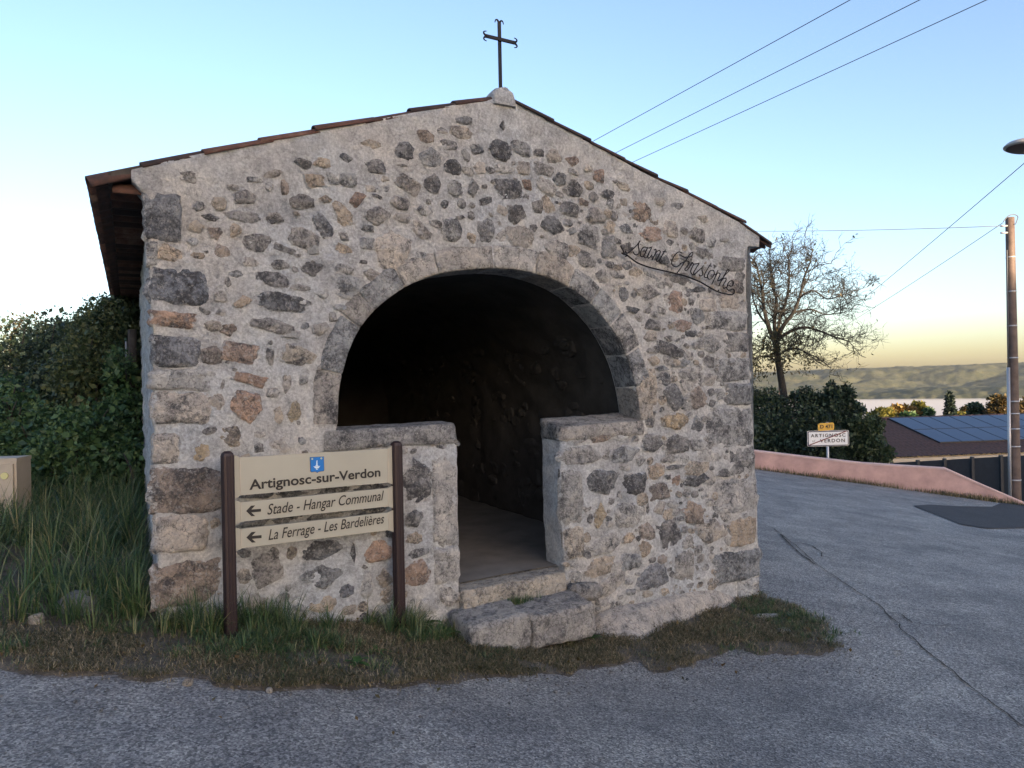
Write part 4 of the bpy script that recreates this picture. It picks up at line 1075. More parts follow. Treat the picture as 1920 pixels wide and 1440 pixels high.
for pl in panels:
    P = [spt(*p) for p in z5(pl)]
    # level the long edges so that the board is a true horizontal plate
    pobs.append(MB().prism(P, -SN * 0.028).build('sign_board', M['panel'], sign))
    fold = MB()
    for i, j in ((1, 6), (2, 5)):
        a, b_ = P[i], P[j]; fold.prism([a + SN * 0.003, a + SU * 0.006 + SN * 0.003, b_ + SU * 0.006 + SN * 0.003, b_ + SN * 0.003], -SN * 0.005)
    fold.build('board_fold', M['cabinet'], pobs[-1])
def text_obj(name, txt, origin, xdir, nrm, width, cap, mat_, parent, shear=0.0, bold=0.0, space=1.0, depth=0.0015):
    cu = bpy.data.curves.new(name, 'FONT'); cu.body = txt; cu.shear = shear; cu.offset = bold; cu.space_character = space; cu.resolution_u = 4
    to = bpy.data.objects.new(name, cu); COL.objects.link(to)
    dg = bpy.context.evaluated_depsgraph_get(); dg.update()
    me = bpy.data.meshes.new_from_object(to.evaluated_get(dg)); bpy.data.objects.remove(to); bpy.data.curves.remove(cu)
    co = np.zeros(len(me.vertices) * 3, np.float32); me.vertices.foreach_get('co', co); co = co.reshape(-1, 3)
    x0, x1 = co[:, 0].min(), co[:, 0].max(); sx = width / (x1 - x0)
    cu2 = 0.69; sy = cap / cu2
    yd = UP
    out = [origin + xdir * float((c[0] - x0) * sx) + yd * float(c[1] * sy) + nrm * (0.003 + depth) for c in co]
    faces = [tuple(p.vertices) for p in me.polygons]
    bpy.data.meshes.remove(me)
    return obj(name, out, faces, mat_, parent, False)
def sign_text(txt, zl_, zr_, cap, board, shear, bold):
    a = spt(*z5([zl_])[0]); b_ = spt(*z5([zr_])[0])
    return text_obj('lettering', txt, a, SU, SN, (b_ - a).dot(SU), cap, M['ink'], board, shear, bold)
ppm = (spt(500, 950) - spt(500, 960)).length / 10 / 3.692
sign_text('Artignosc-sur-Verdon', (248, 362), (1155, 283), 66 * ppm, pobs[0], 0.0, 0.022)
sign_text('Stade - Hangar Communal', (372, 535), (1180, 450), 73 * ppm, pobs[1], 0.28, 0.005)
sign_text('La Ferrage - Les Bardelières', (380, 711), (1182, 626), 73 * ppm, pobs[2], 0.28, 0.005)
for bi, pts in ((1, [(228, 511), (262, 474), (290, 471), (263, 500), (330, 495), (330, 514), (263, 520), (290, 545), (264, 546)]),
                (2, [(230, 694), (266, 656), (294, 654), (267, 683), (334, 677), (334, 697), (268, 703), (294, 727), (268, 729)])):
    MB().prism([spt(*p, 0.004) for p in z5(pts)], -SN * 0.003).build('arrow', M['ink'], pobs[bi])
# coat of arms, in its own crop: px = 570 + x/16
def z4(pts): return [(570 + x / 16, 800 + y / 16) for x, y in pts]
sh = [(192, 925), (590, 905), (598, 1290), (585, 1325), (470, 1338), (430, 1350), (400, 1375), (370, 1352), (330, 1340), (235, 1358), (205, 1330)]
c_ = Vector((400, 1130))
big = [tuple(c_ + (Vector(p) - c_) * 1.045) for p in sh]
crest = MB().prism([spt(*p, 0.004) for p in z4(big)], -SN * 0.004).build('crest_border', M['navy'], pobs[0])
MB().prism([spt(*p, 0.0065) for p in z4(sh)], -SN * 0.003).build('crest_shield', M['blue'], crest)
em = MB()
for pts in ([(385, 1010), (405, 1010), (402, 1060), (410, 1165), (430, 1165), (440, 1185), (335, 1185), (350, 1165), (368, 1165), (374, 1060)],
            [(285, 1185), (335, 1195), (440, 1192), (490, 1170), (440, 1245), (335, 1250)], [(372, 1250), (400, 1250), (402, 1275), (425, 1290), (355, 1292), (374, 1275)]):
    em.prism([spt(*p, 0.009) for p in z4(pts)], -SN * 0.002)
em.build('crest_emblem', M['paleblue'], crest)
dm = MB()
for cx, cy in ((250, 968), (522, 952)):
    dm.prism([spt(*z4([(cx + 26 * math.cos(a), cy + 26 * math.sin(a))])[0], 0.009) for a in np.linspace(0, 2 * math.pi, 13)[:-1]], -SN * 0.002)
dm.build('crest_roundel', M['yellowdot'], crest)

# ------------------------------------------------------------------ unseen houses added behind the camera: they keep the low sun off the chapel
SF = Vector((SDIR.x, SDIR.y, 0)).normalized(); SP = Vector((-SF.y, SF.x, 0))
if SP.x < 0: SP = -SP
VD = 100.0
def sunblock_house(c0, c1, eave, ridge, label):
    a = SF * VD + SP * c0; b_ = SF * VD + SP * c1; w = SP; d = SF * 9.0
    base = min(H(a.x, a.y), H(b_.x, b_.y)) - 0.5
    t = thing('sunblock_house', label, 'house', (a + b_) / 2 + Vector((0, 0, base)), 'unseen houses added to block the sun')
    def P(s, f, z): p = a + (b_ - a) * s + d * f; return Vector((p.x, p.y, z))
    m_ = MB(); q_ = [P(0, 0, base), P(1, 0, base), P(1, 1, base), P(0, 1, base)]
    m_.prism(q_, Vector((0, 0, eave - base))); m_.build('wall', M['housewall'], t)
    m_ = MB().prism([P(-0.0, -0.05, eave), P(-0.0, 0.5, ridge), P(-0.0, 1.05, eave)], (b_ - a)); m_.build('roof', M['tile'], t)
    for fl in range(2):
        for k in range(3):
            s = (k + 0.5) / 3; z = base + 3.6 + fl * 3.0
            if z + 1.6 > eave: continue
            o = P(s, -0.004, z); m2 = MB().prism([o - w * 0.45, o + w * 0.45, o + w * 0.45 + UP * 1.4, o - w * 0.45 + UP * 1.4], -d.normalized() * 0.04)
            m2.build('window', M['lampglass'], t)
            for sg in (-1, 1):
                o2 = o + w * sg * 0.72
                MB().prism([o2 - w * 0.24, o2 + w * 0.24, o2 + w * 0.24 + UP * 1.4, o2 - w * 0.24 + UP * 1.4], -d.normalized() * 0.06).build('shutter', M['shutter'], t)
    o = P(0.5, -0.004, base + 0.5)
    MB().prism([o - w * 0.5, o + w * 0.5, o + w * 0.5 + UP * 2.1, o - w * 0.5 + UP * 2.1], -d.normalized() * 0.05).build('door', M['wood'], t)
sunblock_house(-30, -10, EYE + 9.0, EYE + 11.1, 'low ochre house added unseen to block the sun, at the end of the row')
sunblock_house(-10, -0.7, EYE + 9.0, EYE + 11.0, 'ochre house added unseen to block the sun, next to the low end house')
sunblock_house(-0.7, 14, EYE + 10.8, EYE + 12.85, 'tall ochre house added unseen to block the sun, with shutters')
sunblock_house(14, 24, EYE + 10.9, EYE + 12.9, 'ochre house added unseen to block the sun, between two taller neighbours')
sunblock_house(24, 47, EYE + 11.6, EYE + 13.9, 'long ochre house added unseen to block the sun, at the far end of the row')

# ------------------------------------------------------------------ pink boundary wall
wall_pts = [(1395, 842, 876), (1420, 845, 880), (1520, 857, 893), (1620, 868, 907), (1700, 873, 921), (1785, 878, 935), (1850, 909, 941), (1925, 945, 948)]
wb = []
for px, yt, yb in wall_pts:
    g = on_ground(px, yb); s = (Vector((g.x, g.y)) - W0).dot(WT); q_ = W0 + WT * s
    d = ray(px, yt); y = q_.y; zt = EYE + d.z * (Vector((q_.x, q_.y)).length / Vector((d.x, d.y)).length)
    wb.append((Vector((q_.x, q_.y, 0)), max(zt, H(q_.x, q_.y) + 0.02)))
wb.insert(0, (wb[0][0] - Vector((WT.x, WT.y, 0)) * 9, wb[0][1] + 0.35))
WN3 = Vector((WN.x, WN.y, 0)); WT3 = Vector((WT.x, WT.y, 0))
pwall = thing('boundary_wall', 'low pink rendered wall with sloping end along the road', 'wall', wb[3][0] + Vector((0, 0, H(*wb[3][0].xy))))
V = []; F = []; prof_w = [(0, None), (0, 0.0), (0.24, 0.0), (0.24, None)]
for p, zt in wb:
    for off, z in prof_w: V.append(Vector((p.x, p.y, (zt - 0.05) if z is not None else H(p.x, p.y) - 1.2)) + WN3 * off)
for i in range(len(wb) - 1):
    for k in range(3): F.append((i * 4 + k, (i + 1) * 4 + k, (i + 1) * 4 + k + 1, i * 4 + k + 1))
F.append((len(V) - 4, len(V) - 3, len(V) - 2, len(V) - 1))
obj('wall_face', V, F, M['pink'], pwall, False)
V = []; F = []; cap_p = [(-0.015, -0.052), (-0.015, -0.012), (0.02, 0.004), (0.22, 0.004), (0.255, -0.012), (0.255, -0.052)]
for p, zt in wb:
    for off, dz in cap_p: V.append(Vector((p.x, p.y, zt + dz)) + WN3 * off)
for i in range(len(wb) - 1):
    for k in range(5): F.append((i * 6 + k, (i + 1) * 6 + k, (i + 1) * 6 + k + 1, i * 6 + k + 1))
F.append(tuple(range(len(V) - 6, len(V))))
obj('wall_coping', V, F, M['pinktop'], pwall, False)

# ------------------------------------------------------------------ town sign behind the wall
TY = 24.6
tb = at_depth(1552, 850, TY); tb.z = H(tb.x, tb.y)
ts = thing('town_sign', 'white town exit sign with red diagonal bar and yellow route plate', 'road sign', tb)
TU = Vector((math.cos(rad(3)), math.sin(rad(3)), 0)); TNn = Vector((TU.y, -TU.x, 0))
def tpt(px, py, off=0.0): return on_plane(px, py, tb + TNn * (0.05 + off), TNn)
def z6(pts): return [(1490 + x / 16, 780 + y / 16) for x, y in pts]
def rrect(x0, y0, x1, y1, r_, off, th, slope=0.0):
    a = tpt(*z6([(x0, y0)])[0], off); b_ = tpt(*z6([(x1, y1)])[0], off)
    w = (b_ - a).dot(TU); h = a.z - b_.z; pts = []
    for cx, cz, a0 in ((w - r_, h - r_, 0), (r_, h - r_, 90), (r_, r_, 180), (w - r_, r_, 270)):
        for k in range(5):
            t = rad(a0 + k * 22.5); pts.append(Vector((cx + r_ * math.cos(t), cz + r_ * math.sin(t))))
    o = Vector((a.x, a.y, b_.z))
    return MB().prism([o + TU * p.x + UP * (p.y + slope * (p.x - w / 2)) for p in pts], -TNn * th)
pn = rrect(375, 450, 1635, 890, 0.05, 0.0, 0.03).build('sign_panel', M['zinc'], ts)
rrect(390, 462, 1620, 880, 0.045, 0.003, 0.002).build('panel_border', M['navy'], pn)
rrect(420, 490, 1595, 855, 0.02, 0.006, 0.002).build('panel_face', M['white'], pn)
def ttext(txt, x0, x1, yb, cap, parent, off=0.009, bold=0.02, space=1.15, slope=0.0):
    a = tpt(*z6([(x0, yb)])[0], off); b_ = tpt(*z6([(x1, yb)])[0], off)
    ppm_ = (tpt(1552, 800) - tpt(1552, 816)).length / 256
    return text_obj('lettering', txt, a, TU, TNn, (b_ - a).dot(TU), cap * ppm_, M['ink'], parent, 0, bold, space)
ttext('ARTIGNOSC', 482, 1525, 640, 95, pn, space=1.3)
ttext('VERDON', 760, 1505, 795, 100, pn, space=1.3)
ttext('s/', 530, 610, 785, 70, pn, bold=0.0)
sl_a, sl_b = tpt(*z6([(440, 875)])[0], 0.014), tpt(*z6([(1550, 452)])[0], 0.014)
dl = (sl_b - sl_a).normalized(); sd_ = TNn.cross(dl).normalized() * 0.016
MB().prism([sl_a - sd_, sl_a + sd_, sl_b + sd_, sl_b - sd_], -TNn * 0.002).build('diagonal_bar', M['red'], pn)
rp_ = rrect(700, 215, 1185, 430, 0.05, 0.002, 0.03, 0.045).build('route_plate', M['yellow'], ts)
ttext('D 471', 765, 1130, 372, 105, rp_, 0.006, 0.025, 1.0)
MB().tube([tb + Vector((0, 0, -0.3)), Vector((tb.x, tb.y, tpt(1552, 792).z))], 0.042, 10).build('post', M['zinc'], ts, True)

# ------------------------------------------------------------------ utility pole, street lamp, cables
PY = 21.7
pt = at_depth(1893.5, 408, PY); pole_b = Vector((at_depth(1903.5, 915, PY).x + 0.0, PY, 0)); pole_b.z = H(pole_b.x, pole_b.y) - 0.4
def pole_thing(name, label, base, top, r0, r1, detail=True, cat='utility pole'):
    t = thing(name, label, cat, base)
    n = 10; pts = [base.lerp(top, k / n) for k in range(n + 1)]; rs = [r0 + (r1 - r0) * k / n for k in range(n + 1)]
    MB().tube(pts, rs, 14).build('shaft', M['pole'], t, True)
    return t
pole = pole_thing('utility_pole', 'round brown utility pole with steel bands and cable conduit behind the pink wall', pole_b, pt, 0.150, 0.112)
def pole_at(py):
    best = min(np.linspace(0, 1, 400), key=lambda s: abs((lambda p: 720 - FPX * (p.y and ((CROT.transposed() @ (p - ORG)).y / -(CROT.transposed() @ (p - ORG)).z)))(pole_b.lerp(pt, s)) - py))
    return pole_b.lerp(pt, float(best)), 0.150 + (0.112 - 0.150) * float(best)
for py in (482, 547, 611, 671, 752, 775, 804, 837, 899):
    p, r_ = pole_at(py)
    MB().tube([p - UP * 0.018, p + UP * 0.018], r_ + 0.006, 14).build('steel_band', M['zinc'], pole, True)
c0, r0_ = pole_at(470); c1, r1_ = pole_at(925); c1.z -= 1.0
MB().tube([c0 + Vector((-r0_ - 0.02, -0.05, 0)), c0.lerp(c1, 0.45) + Vector((-0.16, -0.05, 0))], 0.022, 8).build('cable_duct', M['cable'], pole, True)
MB().tube([c0.lerp(c1, 0.42) + Vector((-0.165, -0.06, 0)), c1 + Vector((-0.195, -0.06, 0))], 0.044, 8).build('conduit', M['zinc'], pole, True)
for py in (424, 437):
    p, r_ = pole_at(py)
    MB().tube([p + Vector((-r_ - 0.17, -0.03, 0)), p + Vector((-r_ + 0.02, -0.03, 0))], 0.028, 8).build('insulator', M['zinc'], pole, True)
hoop = [pt + Vector((-0.22, -0.05, -0.12)), pt + Vector((-0.08, -0.05, 0.03)), pt + Vector((0.06, -0.05, 0.08)), pt + Vector((0.20, -0.04, 0.02)), pt + Vector((0.17, -0.02, -0.13)), pt + Vector((0.05, -0.16, -0.22))]
MB().tube(catmull(hoop, 6), 0.012, 6).build('cable_loop', M['cable'], pole, True)

LY = 12.0
lc = at_depth(1926, 275, LY)
lb = Vector((9.35, 12.2, 0)); lb.z = H(lb.x, lb.y)
lamp = thing('street_lamp', 'street lamp with shallow bowl head reaching over the road', 'street lamp', lb)
MB().tube([lb, Vector((lb.x, lb.y, lc.z + 0.35))], [0.09, 0.06], 12).build('post', M['lamp'], lamp, True)
MB().tube(catmull([Vector((lb.x, lb.y, lc.z + 0.25)), Vector((lb.x - 0.35, lb.y - 0.05, lc.z + 0.33)), Vector((lc.x + 0.12, lc.y, lc.z + 0.16))], 8), 0.032, 8).build('arm', M['lamp'], lamp, True)
V = []; F = []; n = 28; pr = [(0.0, 0.11), (0.10, 0.105), (0.20, 0.08), (0.28, 0.045), (0.325, 0.0), (0.32, -0.015), (0.28, -0.03)]
ax = Matrix.Rotation(rad(7), 3, 'Y')
for r_, z in pr:
    for k in range(n):
        a = 2 * math.pi * k / n; V.append(lc + ax @ Vector((r_ * math.cos(a), r_ * math.sin(a), z)))
for i in range(len(pr) - 1):
    for k in range(n): F.append((i * n + k, i * n + (k + 1) % n, (i + 1) * n + (k + 1) % n, (i + 1) * n + k))
obj('lamp_head', V, F, M['lamp'], lamp)
V = [lc + ax @ Vector((0.285 * math.cos(2 * math.pi * k / n), 0.285 * math.sin(2 * math.pi * k / n), -0.032)) for k in range(n)] + [lc + ax @ Vector((0, 0, -0.06))]
obj('lamp_glass', V, [(k, (k + 1) % n, n) for k in range(n)], M['lampglass'], lamp)

def far_pole(name, label, x, y, ztop, r_=0.12):
    b_ = Vector((x, y, H(x, y) - 0.3)); return pole_thing(name, label, b_, Vector((x, y, ztop)), r_ * 1.25, r_)
HZ = EYE + 7.0
far_pole('utility_pole', 'wooden utility pole standing beyond the chapel roof', -1.6, 31.2, HZ + 0.4)
far_pole('utility_pole', 'wooden utility pole beside the street lamp road', 17.6, -10.5, HZ + 0.4)
fpx = at_depth(1461, 676, 70)
far_pole('utility_pole', 'distant utility pole behind the bare tree', fpx.x, fpx.y, fpx.z + 0.2)
def cable(name, label, a, b_, sag, r_=0.0085, cat='cable'):
    P = []
    for k in range(33):
        t = k / 32; p = a.lerp(b_, t); p.z -= sag * 4 * t * (1 - t); P.append(p)
    return tag(MB().tube(P, r_, 6).build(name, M['cable'], None, True), label, cat, 'overhead cables')
def two_px(p1, p2, z):
    d1, d2 = ray(*p1), ray(*p2); a = ORG + d1 * ((z - EYE) / d1.z); b_ = ORG + d2 * ((z - EYE) / d2.z); return a, b_
for (p1, p2, lab) in (((1590, 0), (1110, 265), 'overhead power cable running closest to the iron cross'), ((1720, 0), (1150, 288), 'middle one of three parallel overhead power cables'), ((1845, 0), (1185, 304), 'overhead power cable farthest from the iron cross, of the parallel three')):
    a, b_ = two_px(p1, p2, HZ); d = (b_ - a) / (b_.y - a.y)
    cable('overhead_cable', lab, a + d * (-10.5 - a.y), b_ + d * (31.2 - b_.y), 0.02)
la = pole_at(424)[0] + Vector((-0.3, -0.03, 0))
cable('overhead_cable', 'level cable from the utility pole to behind the chapel roof', la, Vector((-1.5, 31.1, at_depth(900, 412, 31.1).z)), 0.28)
lb2 = pole_at(420)[0] + Vector((-0.22, -0.05, 0.03))
cable('overhead_cable', 'cable sloping down from the utility pole top towards the bare tree', lb2, Vector((fpx.x, fpx.y - 0.1, fpx.z)), 0.30)
cable('overhead_cable', 'cable passing in front of the utility pole down to the bare tree', Vector((lb.x - 0.05, lb.y, at_depth(2080, 196, 12.2).z)), Vector((fpx.x + 0.1, fpx.y, fpx.z)), 0.3)

# ------------------------------------------------------------------ house with solar panels below the road
ra = at_depth(1634, 787, 37.6); RZ = ra.z
RU = Vector((math.cos(rad(9)), math.sin(rad(9)), 0)); RD = Vector((RU.y, -RU.x, 0)); PIT = 0.262
def roofp(s, t, lift=0.0): p = ra + RU * s + RD * t; return Vector((p.x, p.y, RZ - PIT * t + lift))
house = thing('tiled_house', 'low cream house with brown tiled roof and solar panels below the road', 'house', ra + RU * 6 + RD * 2 + Vector((0, 0, H(*(ra + RU * 6).xy) - RZ)))
RLEN, RW = 17.0, 5.1
hroof = bpy.data.objects.new('roof', None); COL.objects.link(hroof); adopt(hroof, house); LOC[hroof.name] = Vector((0, 0, 0))
V = []; F = []; ns, ntt = 300, 40
for i in range(ns + 1):
    for j in range(ntt + 1):
        t = RW * j / ntt; s0 = -1.2 * t * 0.75
        s = s0 + (RLEN - s0) * i / ns
        V.append(roofp(s, t, 0.06 * abs(math.sin(s * math.pi / 0.24)) + 0.03 * ((t / 0.37) % 1.0)))
for i in range(ns):
    for j in range(ntt): F.append((i * (ntt + 1) + j, (i + 1) * (ntt + 1) + j, (i + 1) * (ntt + 1) + j + 1, i * (ntt + 1) + j + 1))
stuff(obj('roof_tiles', V, F, M['tile'], hroof))
MB().prism([roofp(0, -0.05, -0.02), roofp(RLEN, -0.05, -0.02), roofp(RLEN, 0, -0.05) - RD * RW + Vector((0, 0, -PIT * RW)), roofp(0, 0, -0.05) - RD * RW + Vector((-1.5, 0, -PIT * RW))], Vector((0, 0, -0.08))).build('roof_back', M['tile'], hroof)
rid2 = tile_mesh(0.48, 0.12, 0.14)
rm = bpy.data.materials.get('clay_tile')
for k in range(36): place('ridge_tile', rid2, roofp(0.02 + k * 0.42, 0, 0.0), RU + UP * 0.02, UP, hroof)
s_l = -1.2 * RW * 0.75
MB().prism([roofp(s_l, RW + 0.10, -0.16), roofp(RLEN, RW + 0.10, -0.16), roofp(RLEN, RW + 0.10, 0.0), roofp(s_l, RW + 0.10, 0.0)], RD * -0.14).build('gutter', M['cream'], house)
MB().prism([roofp(s_l + 0.5, RW - 0.35, 0), roofp(RLEN, RW - 0.35, 0), roofp(RLEN, -RW, -2 * PIT * RW), roofp(s_l + 0.5, -RW, -2 * PIT * RW)], Vector((0, 0, 0.02))).build('ceiling', M['cream'], house) if False else None
hz = H(*(ra + RU * 6).xy) - 0.6; e0 = roofp(s_l + 0.6, RW - 0.35); e1 = roofp(RLEN - 0.2, RW - 0.35); 
MB().prism([Vector((e0.x, e0.y, hz)), Vector((e1.x, e1.y, hz)), Vector((e1.x, e1.y, e1.z - 0.05)), Vector((e0.x, e0.y, e0.z - 0.05))], RD * -8.8).build('wall', M['cream'], house)
# solar panels: two rows
pl0 = on_plane(1667, 791, roofp(0, 0), Vector((RD.x * PIT, RD.y * PIT, 1)).normalized()); s0 = (pl0 - ra).dot(RU)
tA, tB, tC = 0.18, 1.95, 3.72
for row, (t0, t1) in enumerate(((tA, tB), (tB + 0.03, tC))):
    for k in range(10):
        sa = s0 + 0.12 + k * 1.10; sb = sa + 1.075
        fr = MB().prism([roofp(sa, t0, 0.07), roofp(sb, t0, 0.07), roofp(sb, t1, 0.07), roofp(sa, t1, 0.07)], Vector((0, 0, 0.045))).build('solar_panel', M['solarframe'], hroof)
        if True:
            gl_ = MB().prism([roofp(sa + 0.02, t0 + 0.02, 0.117), roofp(sb - 0.02, t0 + 0.02, 0.117), roofp(sb - 0.02, t1 - 0.02, 0.117), roofp(sa + 0.02, t1 - 0.02, 0.117)], Vector((0, 0, 0.004)))
            fr.data.materials.append(M['solar'])
            n0_ = len(fr.data.vertices)
            vs = [tuple(v.co) for v in fr.data.vertices] + gl_.v; fs = [tuple(p.vertices) for p in fr.data.polygons] + [tuple(i + n0_ for i in f) for f in gl_.f]
            npre = len(fr.data.polygons)
            me = bpy.data.meshes.new('solar_panel'); me.from_pydata(vs, [], fs); me.materials.append(M['solarframe']); me.materials.append(M['solar'])
            for p in me.polygons: p.material_index = 1 if p.index >= npre else 0
            old = fr.data; fr.data = me; bpy.data.meshes.remove(old)
# dark garden fence in front of the house
fence = thing('garden_fence', 'dark screened garden fence below the pink wall', 'fence', at_depth(1780, 870, 27))
fa = at_depth(1672, 868, 29.5); fb = at_depth(1990, 850, 26.5); nf = 6
for k in range(nf):
    a = fa.lerp(fb, k / nf); b_ = fa.lerp(fb, (k + 1) / nf); zb = min(H(*a.xy), H(*b_.xy)) - 0.3
    MB().prism([Vector((a.x, a.y, zb)), Vector((b_.x, b_.y, zb)), b_, a], Vector((0, 0.04, 0))).build('fence_panel', M['fence'], fence)
    MB().box((a.x - 0.05, a.y - 0.07, zb), (a.x + 0.05, a.y + 0.05, a.z + 0.06)).build('post', M['fence'], fence)

# ------------------------------------------------------------------ vegetation
def H_np(x, y): return np.array([H(float(a), float(b_)) for a, b_ in zip(x, y)])
def leaves_mesh(P, size, rng, wr=0.5, droop=0.3, up=0.35, dirs=None):
    n = len(P); d = rng.normal(size=(n, 3)); 
    if dirs is not None: d = d * 0.6 + dirs
    d[:, 2] -= droop; d /= np.linalg.norm(d, axis=1)[:, None]
    nrm = rng.normal(size=(n, 3)); nrm[:, 2] += up * 3
    s = np.cross(d, nrm); s /= (np.linalg.norm(s, axis=1)[:, None] + 1e-9); nn = np.cross(s, d)
    L = size[0] + (size[1] - size[0]) * rng.random(n) ** 1.3; L = L[:, None]; W = L * wr * (0.8 + 0.4 * rng.random((n, 1)))
    a = P; t = P + d * L; m_ = P + d * L * 0.45 + nn * L * 0.12
    V = np.stack([a, m_ - s * W * 0.5, t, m_ + s * W * 0.5], 1).reshape(-1, 3)
    F = np.arange(4 * n).reshape(n, 4); return V, F
def shell_points(lobes, n, rng, inner=0.72, gap=0.0, gs=2.0):
    vol = np.array([rx * ry + ry * rz + rx * rz for (_, rx, ry, rz) in lobes]); pick = rng.choice(len(lobes), n, p=vol / vol.sum())
    C = np.array([tuple(l[0]) for l in lobes])[pick]; Rr = np.array([l[1:] for l in lobes])[pick]
    d = rng.normal(size=(n, 3)); d /= np.linalg.norm(d, axis=1)[:, None]
    rr = inner + (1.0 - inner) * rng.random(n) ** 0.6
    wob = np.array([noise.noise(Vector((float(x) * 2.3 + i, float(y) * 2.3, float(z) * 2.3))) for (x, y, z), i in zip(d, pick)])
    rr = rr * (1 + 0.30 * wob) * (1 + 0.10 * (rng.random(n) ** 4) * 3)
    P = C + d * Rr * rr[:, None]
    if gap > 0:
        k = np.array([noise.noise(Vector((float(p[0]) * gs, float(p[1]) * gs, float(p[2]) * gs))) for p in P]); keep = k > gap - 0.5
        P = P[keep]; d = d[keep]
    return P, d
def bush(name, label, cat, lobes, n, size, mat_, seed, group=None, stem_mat=None, gap=0.22, outw=0.7, parts=('foliage', 'stems'), core=True):
    rng = np.random.default_rng(seed)
    c0 = lobes[0][0]; base = Vector((c0.x, c0.y, H(c0.x, c0.y)))
    t = thing(name, label, cat, base, group)
    P, d = shell_points(lobes, n, rng, 0.66, gap)
    gz = H_np(P[:, 0], P[:, 1]); ok = P[:, 2] > gz - 0.1; P = P[ok]; d = d[ok]
    V, F = leaves_mesh(P, size, rng, 0.52, 0.25, 0.35, d * outw)
    if core:                                                  # deeper leaves so that the mass is not hollow
        P2, d2 = shell_points(lobes, n // 3, rng, 0.25, 0.0); P2 = np.array([tuple(l[0]) for l in lobes]).mean(0) * 0 + P2
        V2, F2 = leaves_mesh(P2, (size[1], size[1] * 1.8), rng, 0.7, 0.2, 0.3)
        F = np.concatenate([F, F2 + len(V)]); V = np.concatenate([V, V2])
    link(parts[0], np_mesh(parts[0], V, F), mat_, t, False)
    sm = MB(); rr = random.Random(seed)
    for l in lobes:
        for k in range(5):
            c = l[0]; e = c + Vector((rr.uniform(-1, 1) * l[1], rr.uniform(-1, 1) * l[2], rr.uniform(0.2, 1.0) * l[3])) * 0.9
            b_ = Vector((c.x + rr.uniform(-0.2, 0.2), c.y + rr.uniform(-0.2, 0.2), H(c.x, c.y) - 0.1))
            mid_ = b_.lerp(e, 0.55) + Vector((rr.uniform(-0.15, 0.15), rr.uniform(-0.15, 0.15), 0.05))
            sm.tube(catmull([b_, mid_, e], 4), [0.022 * (1 - 0.09 * i) for i in range(9)], 5)
    sm.build(parts[1], stem_mat or M['twig'], t, True)
    return t
def lob(px, py, y, r_, ry=None, rz=None): return (at_depth(px, py, y), r_, ry or r_, rz or r_)
bush('hedge_bush', 'dark dense hedge bush behind the long grass left of the chapel', 'bush',
     [lob(60, 735, 11.5, 0.95), lob(150, 715, 11.3, 0.95), lob(15, 800, 11, 0.9), lob(115, 800, 10.5, 0.9), lob(200, 800, 10.2, 0.75), lob(90, 660, 12.0, 0.5, None, 0.42), lob(140, 650, 12.0, 0.5, None, 0.40), lob(-40, 760, 11.5, 1.0)],
     46000, (0.03, 0.065), M['leaf_dark'], 21)
bush('ivy_mound', 'olive green ivy mound hanging beside the chapel eave', 'ivy',
     [lob(208, 640, 9.9, 0.50), lob(180, 690, 9.5, 0.45), lob(228, 600, 10.1, 0.33, None, 0.36), lob(205, 725, 9.4, 0.48), lob(150, 730, 9.7, 0.40), lob(240, 615, 10.6, 0.33)],
     24000, (0.025, 0.055), M['leaf_ivy'], 22)
bush('leafy_shrub', 'fresh green leafy shrub in front of the dark hedge', 'shrub',
     [lob(95, 835, 8.8, 0.42), lob(170, 830, 8.6, 0.42), lob(240, 800, 8.9, 0.30, None, 0.42), lob(235, 870, 8.4, 0.30), lob(120, 880, 8.3, 0.42), lob(225, 720, 9.0, 0.16, 0.2, 0.40)],
     14000, (0.03, 0.065), M['leaf_fresh'], 23, outw=0.5)
bush('leafy_shrub', 'fresh green shrub growing behind the beige cabinet', 'shrub',
     [lob(10, 800, 9.0, 0.42), lob(-30, 830, 8.8, 0.42), lob(45, 850, 8.7, 0.36), lob(15, 745, 9.4, 0.25)], 9000, (0.03, 0.065), M['leaf_fresh'], 24, outw=0.5)
bush('rusty_bush', 'rust-tinged bush catching the sun behind the dark hedge', 'bush',
     [lob(15, 650, 15.0, 0.55), lob(60, 630, 15.2, 0.40), lob(-30, 660, 15, 0.6), lob(170, 615, 14.6, 0.34), lob(110, 640, 15, 0.4)], 4200, (0.05, 0.10), M['leaf_rust'], 25, gap=0.5, core=False)
# arching bramble shoots
br = thing('bramble', 'arching bramble shoots rising above the ivy mound', 'bramble', at_depth(190, 900, 10.2))
bmesh_ = MB(); lp = []
for pts in ([(153, 640), (154, 600), (158, 578), (170, 563), (190, 556), (205, 563), (216, 585), (222, 610)], [(160, 610), (166, 582), (178, 573), (196, 572), (212, 582), (224, 606)], [(98, 640), (102, 612), (108, 600)], [(40, 650), (48, 615), (52, 606)]):
    c = catmull([at_depth(x, y, 10.3) for x, y in pts], 6); bmesh_.tube(c, 0.006, 5)
    for p in c: lp += [tuple(p)] * 3
bmesh_.build('stems', M['twig'], br, True)
rb = np.random.default_rng(5); lp = np.array(lp) + rb.normal(size=(len(lp), 3)) * 0.012
Vb, Fb = leaves_mesh(lp, (0.035, 0.07), rb); link('leaves', np_mesh('leaves', Vb, Fb), M['leaf_dark'], br, False)
wp = at_depth(250, 740, 9.3); wp0 = Vector((wp.x, wp.y, H(wp.x, wp.y) - 0.1))
wpo = thing('wooden_post', 'weathered dark post with thin pipe by the chapel side wall', 'post', wp0)
MB().tube([wp0, Vector((wp.x, wp.y, at_depth(250, 618, 9.3).z))], [0.055, 0.05], 8).build('shaft', M['wood'], wpo, True)
